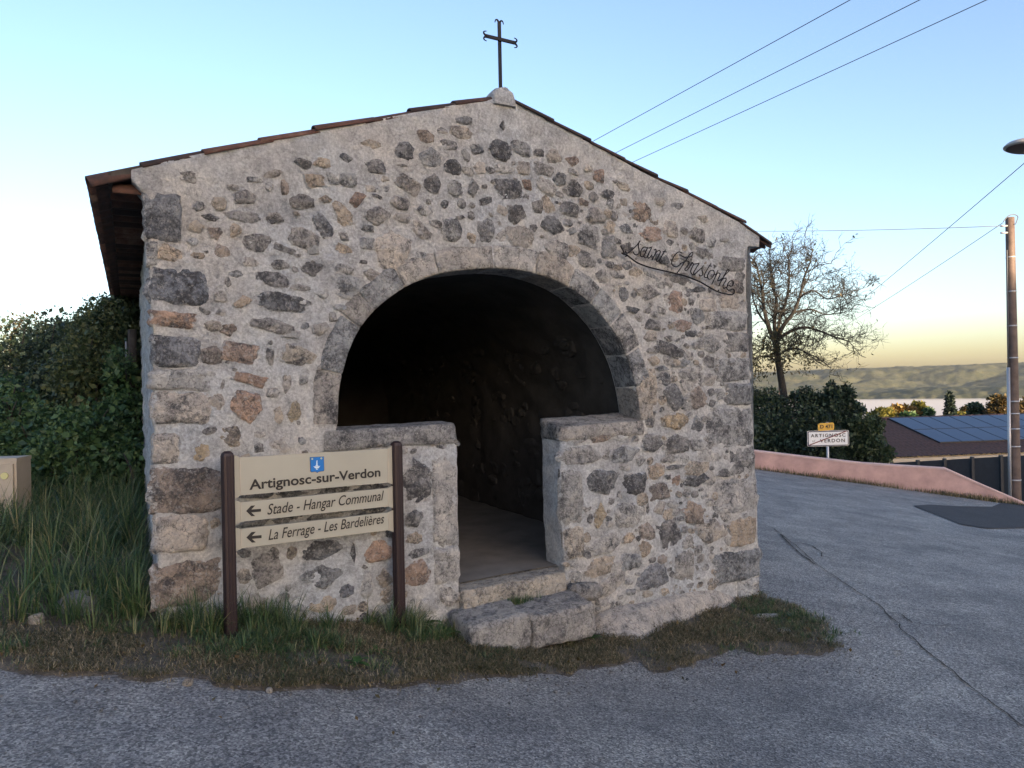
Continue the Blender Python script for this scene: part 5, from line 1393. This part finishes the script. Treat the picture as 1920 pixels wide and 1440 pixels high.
MB().tube([wp0 + Vector((-0.075, 0, 0)), Vector((wp.x - 0.075, wp.y, at_depth(243, 640, 9.3).z))], 0.012, 6).build('pipe', M['zinc'], wpo, True)

bush('garden_shrub', 'broad dark evergreen shrub behind the town sign and pink wall', 'shrub',
     [lob(1435, 800, 27, 1.05), lob(1495, 800, 26.8, 0.95), lob(1540, 805, 26.6, 0.85, 0.8, 0.85), lob(1580, 818, 26.6, 0.65), lob(1470, 840, 26.3, 1.0), lob(1540, 845, 26.2, 0.9), lob(1610, 840, 26.2, 0.62), lob(1400, 830, 26.6, 1.0)] + [lob(px_, py_, 26.8, r_, r_, r_ * 1.25) for px_, py_, r_ in ((1410, 742, .28), (1428, 750, .2), (1446, 745, .26), (1470, 758, .2), (1492, 748, .22), (1512, 744, .3), (1530, 752, .2), (1618, 812, .3), (1640, 830, .3), (1575, 790, .35))],
     44000, (0.05, 0.105), M['leaf_dark'], 31)
bush('upright_shrub', 'pair of upright dark leafy shoots standing out of the evergreen shrub', 'shrub',
     [lob(1562, 752, 26.4, 0.28, 0.3, 0.62), lob(1588, 755, 26.6, 0.26, 0.3, 0.60), lob(1538, 760, 26.7, 0.28, 0.3, 0.4), lob(1600, 770, 26.6, 0.3)], 3800, (0.07, 0.14), M['leaf_dark'], 32, outw=0.4)
bush('trailing_shrub', 'greyish trailing shrub hanging over the tiled roof corner', 'shrub',
     [lob(1630, 835, 25.8, 0.50, 0.4, 0.45), lob(1655, 850, 25.6, 0.34, 0.3, 0.28), lob(1615, 800, 26, 0.4), lob(1640, 800, 26.1, 0.26, 0.3, 0.34)], 5200, (0.05, 0.11), M['leaf_ivy'], 33)

# ---- walnut tree behind the shrub
def tree():
    TYD = 28.0; rr = random.Random(3)
    bp = at_depth(1473, 790, TYD); bz = H(bp.x, bp.y)
    t = thing('walnut_tree', 'nearly bare autumn tree with twisting grey branches above the shrub', 'tree', (bp.x, bp.y, bz))
    def P(px, py, dy=0.0): return at_depth(px, py, TYD + dy)
    limbs = [([(1474, 800, 0), (1470, 745, 0), (1463, 700, 0), (1457, 665, 0), (1454, 640, 0)], 0.15, 0.105),
             ([(1454, 645, 0), (1440, 610, -.2), (1432, 575, -.4), (1428, 540, -.5), (1420, 505, -.6)], 0.09, 0.03),
             ([(1454, 640, 0), (1452, 600, .3), (1456, 565, .5), (1448, 530, .6), (1445, 495, .8)], 0.085, 0.028),
             ([(1455, 642, 0), (1468, 612, -.3), (1488, 585, -.6), (1500, 555, -.8), (1508, 520, -1.0), (1520, 490, -1.0)], 0.09, 0.025),
             ([(1456, 640, 0), (1462, 600, .6), (1475, 560, 1.0), (1480, 520, 1.2), (1478, 480, 1.2)], 0.075, 0.022),
             ([(1455, 640, 0), (1480, 622, .2), (1508, 614, .5), (1535, 620, .8), (1565, 632, 1.0), (1592, 640, 1.1)], 0.07, 0.02),
             ([(1500, 556, -.8), (1525, 545, -1.0), (1550, 560, -1.1), (1575, 555, -1.2), (1600, 545, -1.3)], 0.035, 0.012),
             ([(1488, 586, -.6), (1520, 580, -.3), (1548, 590, 0), (1580, 585, .2)], 0.04, 0.012),
             ([(1458, 668, 0), (1478, 655, -.3), (1500, 655, -.5), (1518, 665, -.6)], 0.04, 0.014),
             ([(1440, 610, -.2), (1424, 590, .2), (1412, 560, .4), (1406, 530, .5)], 0.045, 0.014),
             ([(1459, 680, 0), (1440, 668, -.2), (1422, 670, -.4), (1408, 680, -.5)], 0.04, 0.014)]
    tr = MB(); tw = MB(); leafp = []
    def grow(p, d, L_, r_, lev):
        n = 4; pts = [p]; q_ = p.copy(); dd = d.normalized()
        for i in range(n):
            dd = (dd + Vector((rr.gauss(0, .26), rr.gauss(0, .26), rr.gauss(0.03, .22)))).normalized(); q_ = q_ + dd * L_ / n; pts.append(q_.copy())
        tw.tube(pts, [r_ * (1 - 0.19 * i) for i in range(n + 1)], 4 if lev < 2 else 3, False)
        if lev < 3:
            for k in range((5, 4, 2)[lev]):
                i = rr.randint(1, n); nd = (dd * 0.7 + Vector((rr.gauss(0, .7), rr.gauss(0, .7), rr.gauss(0.12, .5)))).normalized()
                grow(pts[i], nd, L_ * rr.uniform(0.45, 0.75), max(0.0075, r_ * 0.62), lev + 1)
        if lev >= 2 and rr.random() < 0.05: leafp.append(tuple(pts[-1]))
        if lev >= 2 and p.z < at_depth(0, 650, TYD).z and p.x < at_depth(1502, 650, TYD).x and rr.random() < (1.0 if p.x < at_depth(1462, 650, TYD).x else 0.45):
          for _e in range(2 if p.x < at_depth(1455, 650, TYD).x else 1):
            for _ in range(2): leafp.append(tuple(pts[rr.randint(1, n)] + Vector((rr.gauss(0, .16), rr.gauss(0, .16), rr.gauss(-.12, .18)))))
    for li, (pts, r0, r1) in enumerate(limbs):
        C = catmull([P(*p) for p in pts], 5); n = len(C)
        if li == 0: C[0].z = bz - 0.1
        tr.tube(C, [r0 + (r1 - r0) * i / (n - 1) for i in range(n)], 8)
        if li == 0: continue
        for k in range(17 if li < 6 else 12):
            i = rr.randint(n // 5, n - 1); d = C[min(i + 1, n - 1)] - C[max(i - 1, 0)]
            d = (d.normalized() * 0.7 + Vector((rr.gauss(0, .75), rr.gauss(0, .6), rr.gauss(0.15, .5)))).normalized()
            grow(C[i], d, rr.uniform(0.55, 1.2), max(0.016, r1 * 0.9), 0)
    tr.build('trunk', M['bark'], t, True); tw.build('twigs', M['twig'], t, False)
    rg = np.random.default_rng(8); LP_ = np.array(leafp)
    V, F = leaves_mesh(LP_, (0.08, 0.17), rg, 0.42, 0.9, 0.1); link('leaves', np_mesh('leaves', V, F), M['leaf_walnut'], t, False)
M['leaf_walnut'] = make_leaf('walnut_leaf', [(0.020, 0.026, 0.012), (0.032, 0.038, 0.016), (0.06, 0.055, 0.02), (0.10, 0.07, 0.022)], 0.3)
tree()

# ---- trees below the house
def far_tree(name, label, cat, px, py, dist, wpx, hpx, mat_, seed, n=1500, leaf=(0.25, 0.5), conical=False):
    k = dist / FPX; rr = random.Random(seed); c = at_depth(px, py, dist); lobes = []
    if conical:
        for i in range(7):
            f = i / 6; lobes.append((c + Vector((0, 0, (f - 0.5) * hpx * k * 0.9)), wpx * k / 2 * (1.05 - 0.75 * f ** 1.6), wpx * k / 2 * (1.05 - 0.75 * f ** 1.6), hpx * k * 0.14))
    else:
        for i in range(6): lobes.append((c + Vector((rr.uniform(-.32, .32) * wpx * k, rr.uniform(-.3, .3) * wpx * k, rr.uniform(-.28, .28) * hpx * k)), wpx * k * .3, wpx * k * .3, hpx * k * .3))
    t = thing(name, label, cat, (c.x, c.y, H(c.x, c.y)), 'trees below the tiled house')
    rg = np.random.default_rng(seed); P, d = shell_points(lobes, n, rg, 0.5, 0.1); V, F = leaves_mesh(P, leaf, rg, 0.6, 0.1, 0.3, d * 0.6)
    link('crown', np_mesh('crown', V, F), mat_, t, False)
    MB().tube([Vector((c.x, c.y, H(c.x, c.y) - 0.3)), c], [0.03 * wpx * k + 0.08, 0.06], 7).build('trunk', M['bark'], t, True)
far_tree('autumn_tree', 'orange-yellow autumn tree beyond the left end of the tiled roof', 'tree', 1652, 778, 78, 44, 26, M['leaf_yellow'], 41)
far_tree('autumn_tree', 'bright orange autumn tree beyond the tiled ridge', 'tree', 1693, 772, 80, 44, 28, M['leaf_orange'], 42)
far_tree('round_tree', 'yellow-green tree beside the orange autumn tree', 'tree', 1726, 771, 80, 26, 32, M['leaf_yellow'], 43)
far_tree('round_tree', 'small dark green tree next to the yellow-green tree', 'tree', 1742, 779, 79, 22, 22, M['leaf_fresh'], 44)
far_tree('round_tree', 'low dark green bush under the orange autumn tree', 'tree', 1704, 782, 77, 20, 16, M['leaf_fresh'], 45)
far_tree('cypress_tree', 'slender dark cypress rising behind the solar roof', 'cypress', 1781, 764, 70, 16, 48, M['leaf_conifer'], 46, 2200, (0.2, 0.4), True)
far_tree('round_tree', 'dark green tree between the cypress and the utility pole', 'tree', 1832, 775, 74, 30, 30, M['leaf_dark'], 47, 2200)
far_tree('round_tree', 'rusty brown tree just beside the utility pole', 'tree', 1872, 766, 72, 34, 42, M['leaf_rust'], 48, 1600)
far_tree('round_tree', 'rusty green tree partly hidden by the utility pole', 'tree', 1918, 768, 72, 40, 46, M['leaf_rust'], 49, 2000)
far_tree('round_tree', 'low olive tree in front of the misty field', 'tree', 1800, 783, 84, 40, 16, M['leaf_yellow'], 50)
far_tree('autumn_tree', 'small golden tree between cypress and dark tree', 'tree', 1812, 773, 110, 18, 18, M['leaf_orange'], 51)

# ---- grass
def blades(P, L_, wid, rng, lean=0.5, flat=0.0):
    n = len(P); az = rng.random(n) * 2 * math.pi; ln = np.abs(rng.normal(size=n)) * lean + flat
    ln = np.clip(ln, 0, 1.45)
    hd = np.stack([np.cos(az), np.sin(az), np.zeros(n)], 1); up = np.array([0, 0, 1.0])
    L_ = L_[:, None]; d1 = hd * np.sin(ln * 0.5)[:, None] + up * np.cos(ln * 0.5)[:, None]; d2 = hd * np.sin(np.clip(ln * 1.5, 0, 1.9))[:, None] + up * np.cos(np.clip(ln * 1.5, 0, 1.9))[:, None]
    s = np.stack([-np.sin(az), np.cos(az), np.zeros(n)], 1); tw = rng.normal(size=(n, 1)) * 0.5; s = s + hd * tw; s /= np.linalg.norm(s, axis=1)[:, None]
    w = wid * (0.6 + 0.8 * rng.random((n, 1)))
    m_ = P + d1 * L_ * 0.55; t = m_ + d2 * L_ * 0.45
    V = np.stack([P - s * w, P + s * w, m_ + s * w * 0.75, m_ - s * w * 0.75, t + s * w * 0.1, t - s * w * 0.1], 1).reshape(-1, 3)
    b_ = np.arange(n)[:, None] * 6
    F = np.concatenate([b_ + np.array([[0, 1, 2, 3]]), b_ + np.array([[3, 2, 4, 5]])]); return V, F
def in_poly(poly, n, rng, dens=None):
    poly = np.array(poly); lo = poly.min(0); hi = poly.max(0); out = []
    while sum(len(o) for o in out) < n:
        q_ = lo + (hi - lo) * rng.random((n * 2, 2)); q_ = q_[inside([tuple(p) for p in poly], q_[:, 0], q_[:, 1])]
        if dens is not None: q_ = q_[np.array([dens(*p) for p in q_]) > rng.random(len(q_))]
        out.append(q_)
    q_ = np.concatenate(out)[:n]; return np.column_stack([q_, H_np(q_[:, 0], q_[:, 1]) + 0.02])
def grass(name, label, P, L_, wid, mat_, seed, lean=0.5, flat=0.0):
    rng = np.random.default_rng(seed); V, F = blades(P, L_, wid, rng, lean, flat)
    o = stuff(link(name, np_mesh(name, V, F), mat_, None, False)); return tag(o, label, 'grass')
rg = np.random.default_rng(12)
def clumps(name, label, C, per, L0, L1, wid, mat_, seed, spread=0.05, lean=0.75):
    rng = np.random.default_rng(seed); n = len(C); k = rng.integers(int(per * 0.5), int(per * 1.5), n); idx = np.repeat(np.arange(n), k); m_ = len(idx)
    az = rng.random(m_) * 2 * math.pi; rr_ = np.abs(rng.normal(size=m_)); hk = (L0 + (L1 - L0) * rng.random(n) ** 1.5)[idx]
    wind = rng.random(n) * 2 * math.pi; wa = (rng.random(n) * 0.6)[idx]
    P = C[idx] + np.stack([np.cos(az), np.sin(az), np.zeros(m_)], 1) * (rr_ * spread)[:, None]
    ln = np.clip(lean * (0.25 + 0.6 * rr_), 0.05, 1.5)
    hx = np.cos(az) * ln + np.cos(wind[idx]) * wa; hy = np.sin(az) * ln + np.sin(wind[idx]) * wa; ln = np.clip(np.hypot(hx, hy), 0.03, 1.5); az = np.arctan2(hy, hx)
    L_ = (hk * (0.45 + 0.75 * rng.random(m_)))[:, None]; hd = np.stack([np.cos(az), np.sin(az), np.zeros(m_)], 1); up = np.array([0, 0, 1.0])
    s = np.stack([-np.sin(az), np.cos(az), np.zeros(m_)], 1) + hd * rng.normal(size=(m_, 1)) * 0.5; s /= np.linalg.norm(s, axis=1)[:, None]
    w = wid * (0.5 + 0.9 * rng.random((m_, 1))); pts = [P]; ws = [1.0, 0.95, 0.7, 0.1]
    for i in range(3):
        a = np.clip(ln * (0.35 + 0.75 * i), 0, 2.3)[:, None]; pts.append(pts[-1] + (hd * np.sin(a) + up * np.cos(a)) * L_ / 3)
    V = np.stack([q for p, f in zip(pts, ws) for q in (p - s * w * f, p + s * w * f)], 1).reshape(-1, 3); b_ = np.arange(m_)[:, None] * 8
    F = np.concatenate([b_ + np.array([[0, 1, 3, 2]]), b_ + np.array([[2, 3, 5, 4]]), b_ + np.array([[4, 5, 7, 6]])])
    return tag(stuff(link(name, np_mesh(name, V, F), mat_, None, False)), label, 'grass')
lw_a = FW(-0.06, 0, 0.0, -0.15); lw_b = FW(-0.08, 0, 0, 6.5)
bank = [G(303, 1192), G(200, 1190), G(90, 1186), G(-20, 1180), (-9.0, 5.5), (-10, 10.5), (lw_b.x, lw_b.y), (lw_a.x, lw_a.y)]
Pn = in_poly(bank, 1500, rg, lambda x, y: 0.30 + 0.70 * sstep(-0.35, 0.25, noise.noise(Vector((x * 1.3, y * 1.3, 0)))))
clumps('long_grass', 'long dark green grass on the bank left of the chapel', Pn, 26, 0.22, 0.55, 0.0034, M['grass'], 61, 0.07, 0.85)
Pm = in_poly(bank, 9000, rg); grass('under_grass', 'short matted grass under the long grass on the bank', Pm, 0.05 + 0.12 * rg.random(len(Pm)), 0.0032, M['grass'], 69, 0.9, 0.3)
band = [G(300, 1192), G(0, 1190), G(-60, 1225), G(0, 1232), G(300, 1240), G(500, 1242), G(700, 1222), G(860, 1205), G(868, 1180), G(760, 1160), G(560, 1152), G(330, 1150)]
Pb = in_poly(band, 330, rg, lambda x, y: sstep(-0.2, 0.35, noise.noise(Vector((x * 2.2, y * 2.2, 9)))))
clumps('verge_grass', 'short green grass along the foot of the chapel and sign', Pb, 22, 0.05, 0.16, 0.0024, M['grass'], 62, 0.045, 0.9)
wallfoot = [(lambda p: (p.x, p.y))(FW(*uw)) for uw in ((-0.02, 0, 0.02), (1.95, 0, 0.02), (1.95, 0, 0.20), (-0.02, 0, 0.30))]
Pw = in_poly(wallfoot, 75, rg, lambda x, y: sstep(-0.2, 0.35, noise.noise(Vector((x * 3.1, y * 3.1, 2)))))
clumps('tufted_grass', 'tufts of taller grass growing against the chapel wall', Pw, 26, 0.12, 0.32, 0.0027, M['grass'], 63, 0.04, 0.7)
Pd = in_poly(verge_poly[:len(ef)] + [G(1420, 1110), G(1100, 1190), G(880, 1190), G(740, 1170), G(300, 1175), G(-100, 1170)], 60000, rg, lambda x, y: 0.12 + 0.88 * sstep(-0.3, 0.25, noise.noise(Vector((x * 2.7, y * 2.7, 6)))))
grass('dry_grass', 'flattened dry brown grass between the chapel and the road', Pd, (0.02 + 0.06 * rg.random(len(Pd)) ** 1.6), 0.0021, M['drygrass'], 64, 0.5, 1.0)
corner = [G(1408, 1150), G(1430, 1120), G(1470, 1140), G(1530, 1165), G(1545, 1185), G(1500, 1200), G(1430, 1185)]
vc = in_poly(verge_poly[:len(ef)] + [G(1420, 1110), G(1100, 1190), G(880, 1190), G(740, 1170), G(300, 1175), G(-100, 1170)], 190, rg, lambda x, y: sstep(0.0, 0.4, noise.noise(Vector((x * 1.9, y * 1.9, 31)))))
clumps('scattered_grass', 'scattered small green tufts in the dry verge', vc, 16, 0.02, 0.07, 0.0021, M['grass'], 72, 0.05, 1.1)
cc = []
for px, py, sd, n_ in ((1425, 1150, 0.10, 26), (1455, 1152, 0.13, 34), (1490, 1165, 0.13, 34), (1515, 1180, 0.11, 18), (1470, 1195, 0.14, 12), (1545, 1196, 0.10, 8), (1400, 1190, 0.12, 10)):
    g = on_ground(px, py)
    for _ in range(n_): x_, y_ = g.x + rg.normal() * sd, g.y + rg.normal() * sd; cc.append((x_, y_, H(x_, y_) + 0.02))
clumps('corner_grass', 'small patch of green grass at the right corner of the chapel', np.array(cc), 24, 0.03, 0.09, 0.0022, M['grass'], 65, 0.04, 1.0)
ec = []
for e in ef[::2]:
    for _ in range(2): x_, y_ = e[0] + rg.normal() * 0.06, e[1] + rg.normal() * 0.06 + 0.02; ec.append((x_, y_, H(x_, y_) + 0.006))
clumps('edge_grass', 'thin straggling grass creeping over the edge of the asphalt', np.array(ec), 6, 0.015, 0.05, 0.0018, M['drygrass'], 70, 0.05, 1.3)
wl_pts = []
for px, lo_, hi_, cnt in ((1425, 0, 0, 160), (1470, 0, 0, 160), (1535, 0, 0, 380), (1580, 0, 0, 250), (1640, 0, 0, 260), (1700, 0, 0, 120), (1790, 0, 0, 500), (1830, 0, 0, 420), (1870, 0, 0, 260), (1900, 0, 0, 260)):
    g = on_ground(px, 880 + (px - 1420) * 0.142); s = (Vector((g.x, g.y)) - W0).dot(WT)
    for _ in range(cnt):
        a = s + rg.normal() * 0.42; b_ = -0.03 - abs(rg.normal()) * 0.14; p = W0 + WT * a + WN * b_; wl_pts.append((p.x, p.y, H(p.x, p.y)))
wl_pts = np.array(wl_pts); grass('roadside_grass', 'straggling dry weeds along the foot of the pink wall', wl_pts, 0.05 + 0.16 * rg.random(len(wl_pts)) ** 2, 0.006, M['drygrass'], 66, 0.6)
tuft = []
for _ in range(500):
    p = FW(WU + 0.03 + abs(rg.normal()) * 0.07, 0, 0, 1.1 + rg.normal() * 0.35); tuft.append((p.x, p.y, H(p.x, p.y)))
tuft = np.array(tuft); grass('side_tuft', 'tuft of weeds against the side wall by the road', tuft, 0.05 + 0.14 * rg.random(len(tuft)), 0.004, M['grass'], 67, 0.6)
st = []
for _ in range(350):
    p = FW(fac(960, 1150)[0] + rg.normal() * 0.09, zS - 0.165, 0.09 + rg.normal() * 0.02); st.append(tuple(p))
st = np.array(st); grass('step_tuft', 'small tuft of grass growing between the two stone steps', st, 0.02 + 0.06 * rg.random(len(st)), 0.0026, M['grass'], 68, 0.7)

# ---- broad-leaved weeds
def weed(label, px, py, n, L_, seed, mat_=None):
    g = on_ground(px, py); rr = random.Random(seed); t = thing('weed', label, 'weed', g)
    for k in range(n):
        a = 2 * math.pi * (k / n + rr.uniform(-.06, .06)); l = L_ * rr.uniform(0.7, 1.15); el = rr.uniform(0.35, 0.95); w = l * rr.uniform(0.26, 0.36)
        hd = Vector((math.cos(a), math.sin(a), 0)); sd = Vector((-hd.y, hd.x, 0)); V = []; F = []
        for i in range(6):
            s = i / 5; c = g + hd * l * s * math.cos(el * (1 - 0.4 * s)) + UP * (0.02 + l * (math.sin(el) * s - 0.45 * s * s)); ww = w * (0.18 + 0.82 * math.sin(math.pi * min(1, 0.15 + 0.85 * s) ** 1.2)) * (1 if i < 5 else 0.1)
            wv = 0.12 * w * math.sin(i * 2.3 + k)
            V += [c - sd * ww * 0.5 + UP * (0.15 * ww + wv), c, c + sd * ww * 0.5 + UP * (0.15 * ww - wv)]
        for i in range(5):
            for j in range(2): F.append((i * 3 + j, i * 3 + j + 1, i * 3 + j + 4, i * 3 + j + 3))
        obj('leaf', V, F, mat_ or M['weed'], t)
for k, (lab, px, py, n, L_) in enumerate((('bright green rosette weed beside the right sign post', 795, 1180, 13, 0.16), ('dark green weed between rosette and stone step', 832, 1198, 12, 0.15), ('leafy weed at the front of the lower step', 1058, 1200, 12, 0.10),
        ('low spreading weed at the right end of the lower step', 1105, 1200, 14, 0.11), ('pale weed in the dry grass before the right sign post', 705, 1228, 7, 0.09), ('flat green weed in the dry grass before the sign', 668, 1252, 9, 0.10),
        ('small weed near the left sign post', 480, 1215, 8, 0.08), ('small weed on the grass patch at the chapel corner', 1478, 1160, 10, 0.08), ('weed nestled at the left end of the lower step', 866, 1178, 9, 0.10))):
    weed(lab, px, py, n, L_, 80 + k)

# ---- loose stones and gravel
def loose(name, label, px, py, w, h, d, col, seed):
    g = on_ground(px, py); rr = random.Random(seed); V = []; F = []; n, m_ = 12, 7
    for i in range(m_ + 1):
        th = math.pi * i / m_
        for k in range(n):
            a = 2 * math.pi * k / n; p = Vector((math.sin(th) * math.cos(a), math.sin(th) * math.sin(a), math.cos(th)))
            p = Vector([math.copysign(abs(c) ** 0.75, c) for c in p]) * (1 + 0.22 * fbm(p * 1.6 + Vector((seed, 0, 0)), 3))
            V.append(g + Vector((p.x * w / 2, p.y * d / 2, h * 0.25 + p.z * h / 2)))
    for i in range(m_):
        for k in range(n): F.append((i * n + k, i * n + (k + 1) % n, (i + 1) * n + (k + 1) % n, (i + 1) * n + k))
    return tag(obj(name, V, F, M['stone'], None, True, col), label, 'stone')
loose('loose_stone', 'flat white stone lying in the grass at the chapel corner', 1470, 1187, 0.13, 0.05, 0.12, (0.68, 0.67, 0.66, 0.0), 1)
loose('loose_stone', 'long white stone edging the grass by the chapel corner', 1440, 1158, 0.26, 0.05, 0.07, (0.60, 0.58, 0.55, 0.05), 2)
loose('loose_stone', 'rounded pale stone in the grass below the cabinet', 68, 1172, 0.09, 0.09, 0.09, (0.46, 0.42, 0.36, 0.1), 3)
loose('boulder', 'flat grey boulder half sunk in the long grass', 145, 1148, 0.24, 0.16, 0.2, (0.36, 0.36, 0.37, 0.25), 4)
loose('loose_stone', 'small tan stone at the road edge before the left sign post', 352, 1283, 0.05, 0.04, 0.05, (0.42, 0.37, 0.30, 0.1), 5)
loose('loose_stone', 'pale pebble on the road edge in front of the sign', 505, 1297, 0.035, 0.03, 0.035, (0.5, 0.46, 0.40, 0.1), 6)
gv = []; gf = []
def pebble(p, s, rr):
    n0 = len(gv); q_ = [Vector((rr.gauss(0, 1), rr.gauss(0, 1), rr.gauss(0, 0.6))).normalized() for _ in range(2)]
    for d in ((1, 0, 0), (0, 1, 0), (-1, 0, 0), (0, -1, 0), (0, 0, 1), (0, 0, -1)):
        gv.append((p[0] + d[0] * s * rr.uniform(.7, 1.3), p[1] + d[1] * s * rr.uniform(.7, 1.3), p[2] + d[2] * s * rr.uniform(.5, .9)))
    for a, b_, c in ((0, 1, 4), (1, 2, 4), (2, 3, 4), (3, 0, 4), (1, 0, 5), (2, 1, 5), (3, 2, 5), (0, 3, 5)): gf.append((n0 + a, n0 + b_, n0 + c))
rr = random.Random(77)
for k in range(1300):
    i = rr.randrange(len(ef)); e = ef[i]; o = abs(rr.gauss(0, 0.32)); x = e[0] + rr.gauss(0, 0.05); y = e[1] - o + 0.05
    pebble((x, y, H(x, y) + 0.012), rr.uniform(0.0025, 0.009) * (1.8 if rr.random() < 0.04 else 1), rr)
for k in range(2200):
    x = rr.uniform(-3.5, 5); y = rr.uniform(1.8, 8); pebble((x, y, H(x, y) + 0.004), rr.uniform(0.002, 0.0065), rr)
gr = stuff(obj('gravel', gv, gf, M['stone'], None, False, (0.22, 0.21, 0.20, 0.25))); tag(gr, 'loose grit and gravel scattered on the asphalt', 'gravel')
lf = on_ground(1684, 1226)
tag(obj('fallen_leaf', [lf + Vector((-0.05, 0, 0.02)), lf + Vector((0, -0.025, 0.03)), lf + Vector((0.06, 0, 0.022)), lf + Vector((0, 0.025, 0.018))], [(0, 1, 2), (0, 2, 3)], M['leaf_rust'], None, False), 'single brown dead leaf on the asphalt', 'leaf')

lr = np.random.default_rng(91); Pl = in_poly(verge_poly[:len(ef)] + [G(1420, 1110), G(1100, 1190), G(880, 1190), G(740, 1170), G(300, 1175), G(-100, 1170)], 260, lr)
ex = np.array([(e[0] + lr.normal() * 0.2, e[1] - abs(lr.normal()) * 0.25, 0) for e in ef[::6]]); ex[:, 2] = H_np(ex[:, 0], ex[:, 1]); Pl = np.concatenate([Pl, ex]); Pl[:, 2] += 0.022
Vl, Fl = leaves_mesh(Pl, (0.025, 0.06), lr, 0.6, 0.15, 2.0); tag(stuff(link('leaf_litter', np_mesh('leaf_litter', Vl, Fl), M['leaf_rust'], None, False)), 'small dead leaves scattered over the verge', 'leaves')
# ---- utility cabinet at the left edge
cb_ = at_depth(38, 960, 6.7); cx1 = cb_.x; gz = H(cx1 - 0.3, 6.9)
cab = thing('utility_cabinet', 'beige electrical cabinet standing in the long grass', 'cabinet', (cx1 - 0.3, 6.85, gz))
ctop = at_depth(30, 859, 6.7).z
CM = Matrix.Translation((cx1, 6.72, 0)) @ Matrix.Rotation(rad(8), 4, 'Z')
MB().box((-0.62, 0.0, gz - 0.1), (-0.035, 0.26, ctop - 0.02), CM).build('body', M['cabinet'], cab)
MB().box((-0.625, -0.004, ctop - 0.03), (-0.03, 0.265, ctop), CM).build('lid', M['cabinet'], cab)
MB().box((-0.60, -0.022, gz + 0.05), (-0.055, -0.002, ctop - 0.05), CM).build('door', M['cabinet'], cab)
MB().tube([CM @ Vector((-0.12, -0.035, ctop - 0.15)), CM @ Vector((-0.12, -0.018, ctop - 0.15))], 0.03, 14).build('lock', M['yellowdot'], cab)
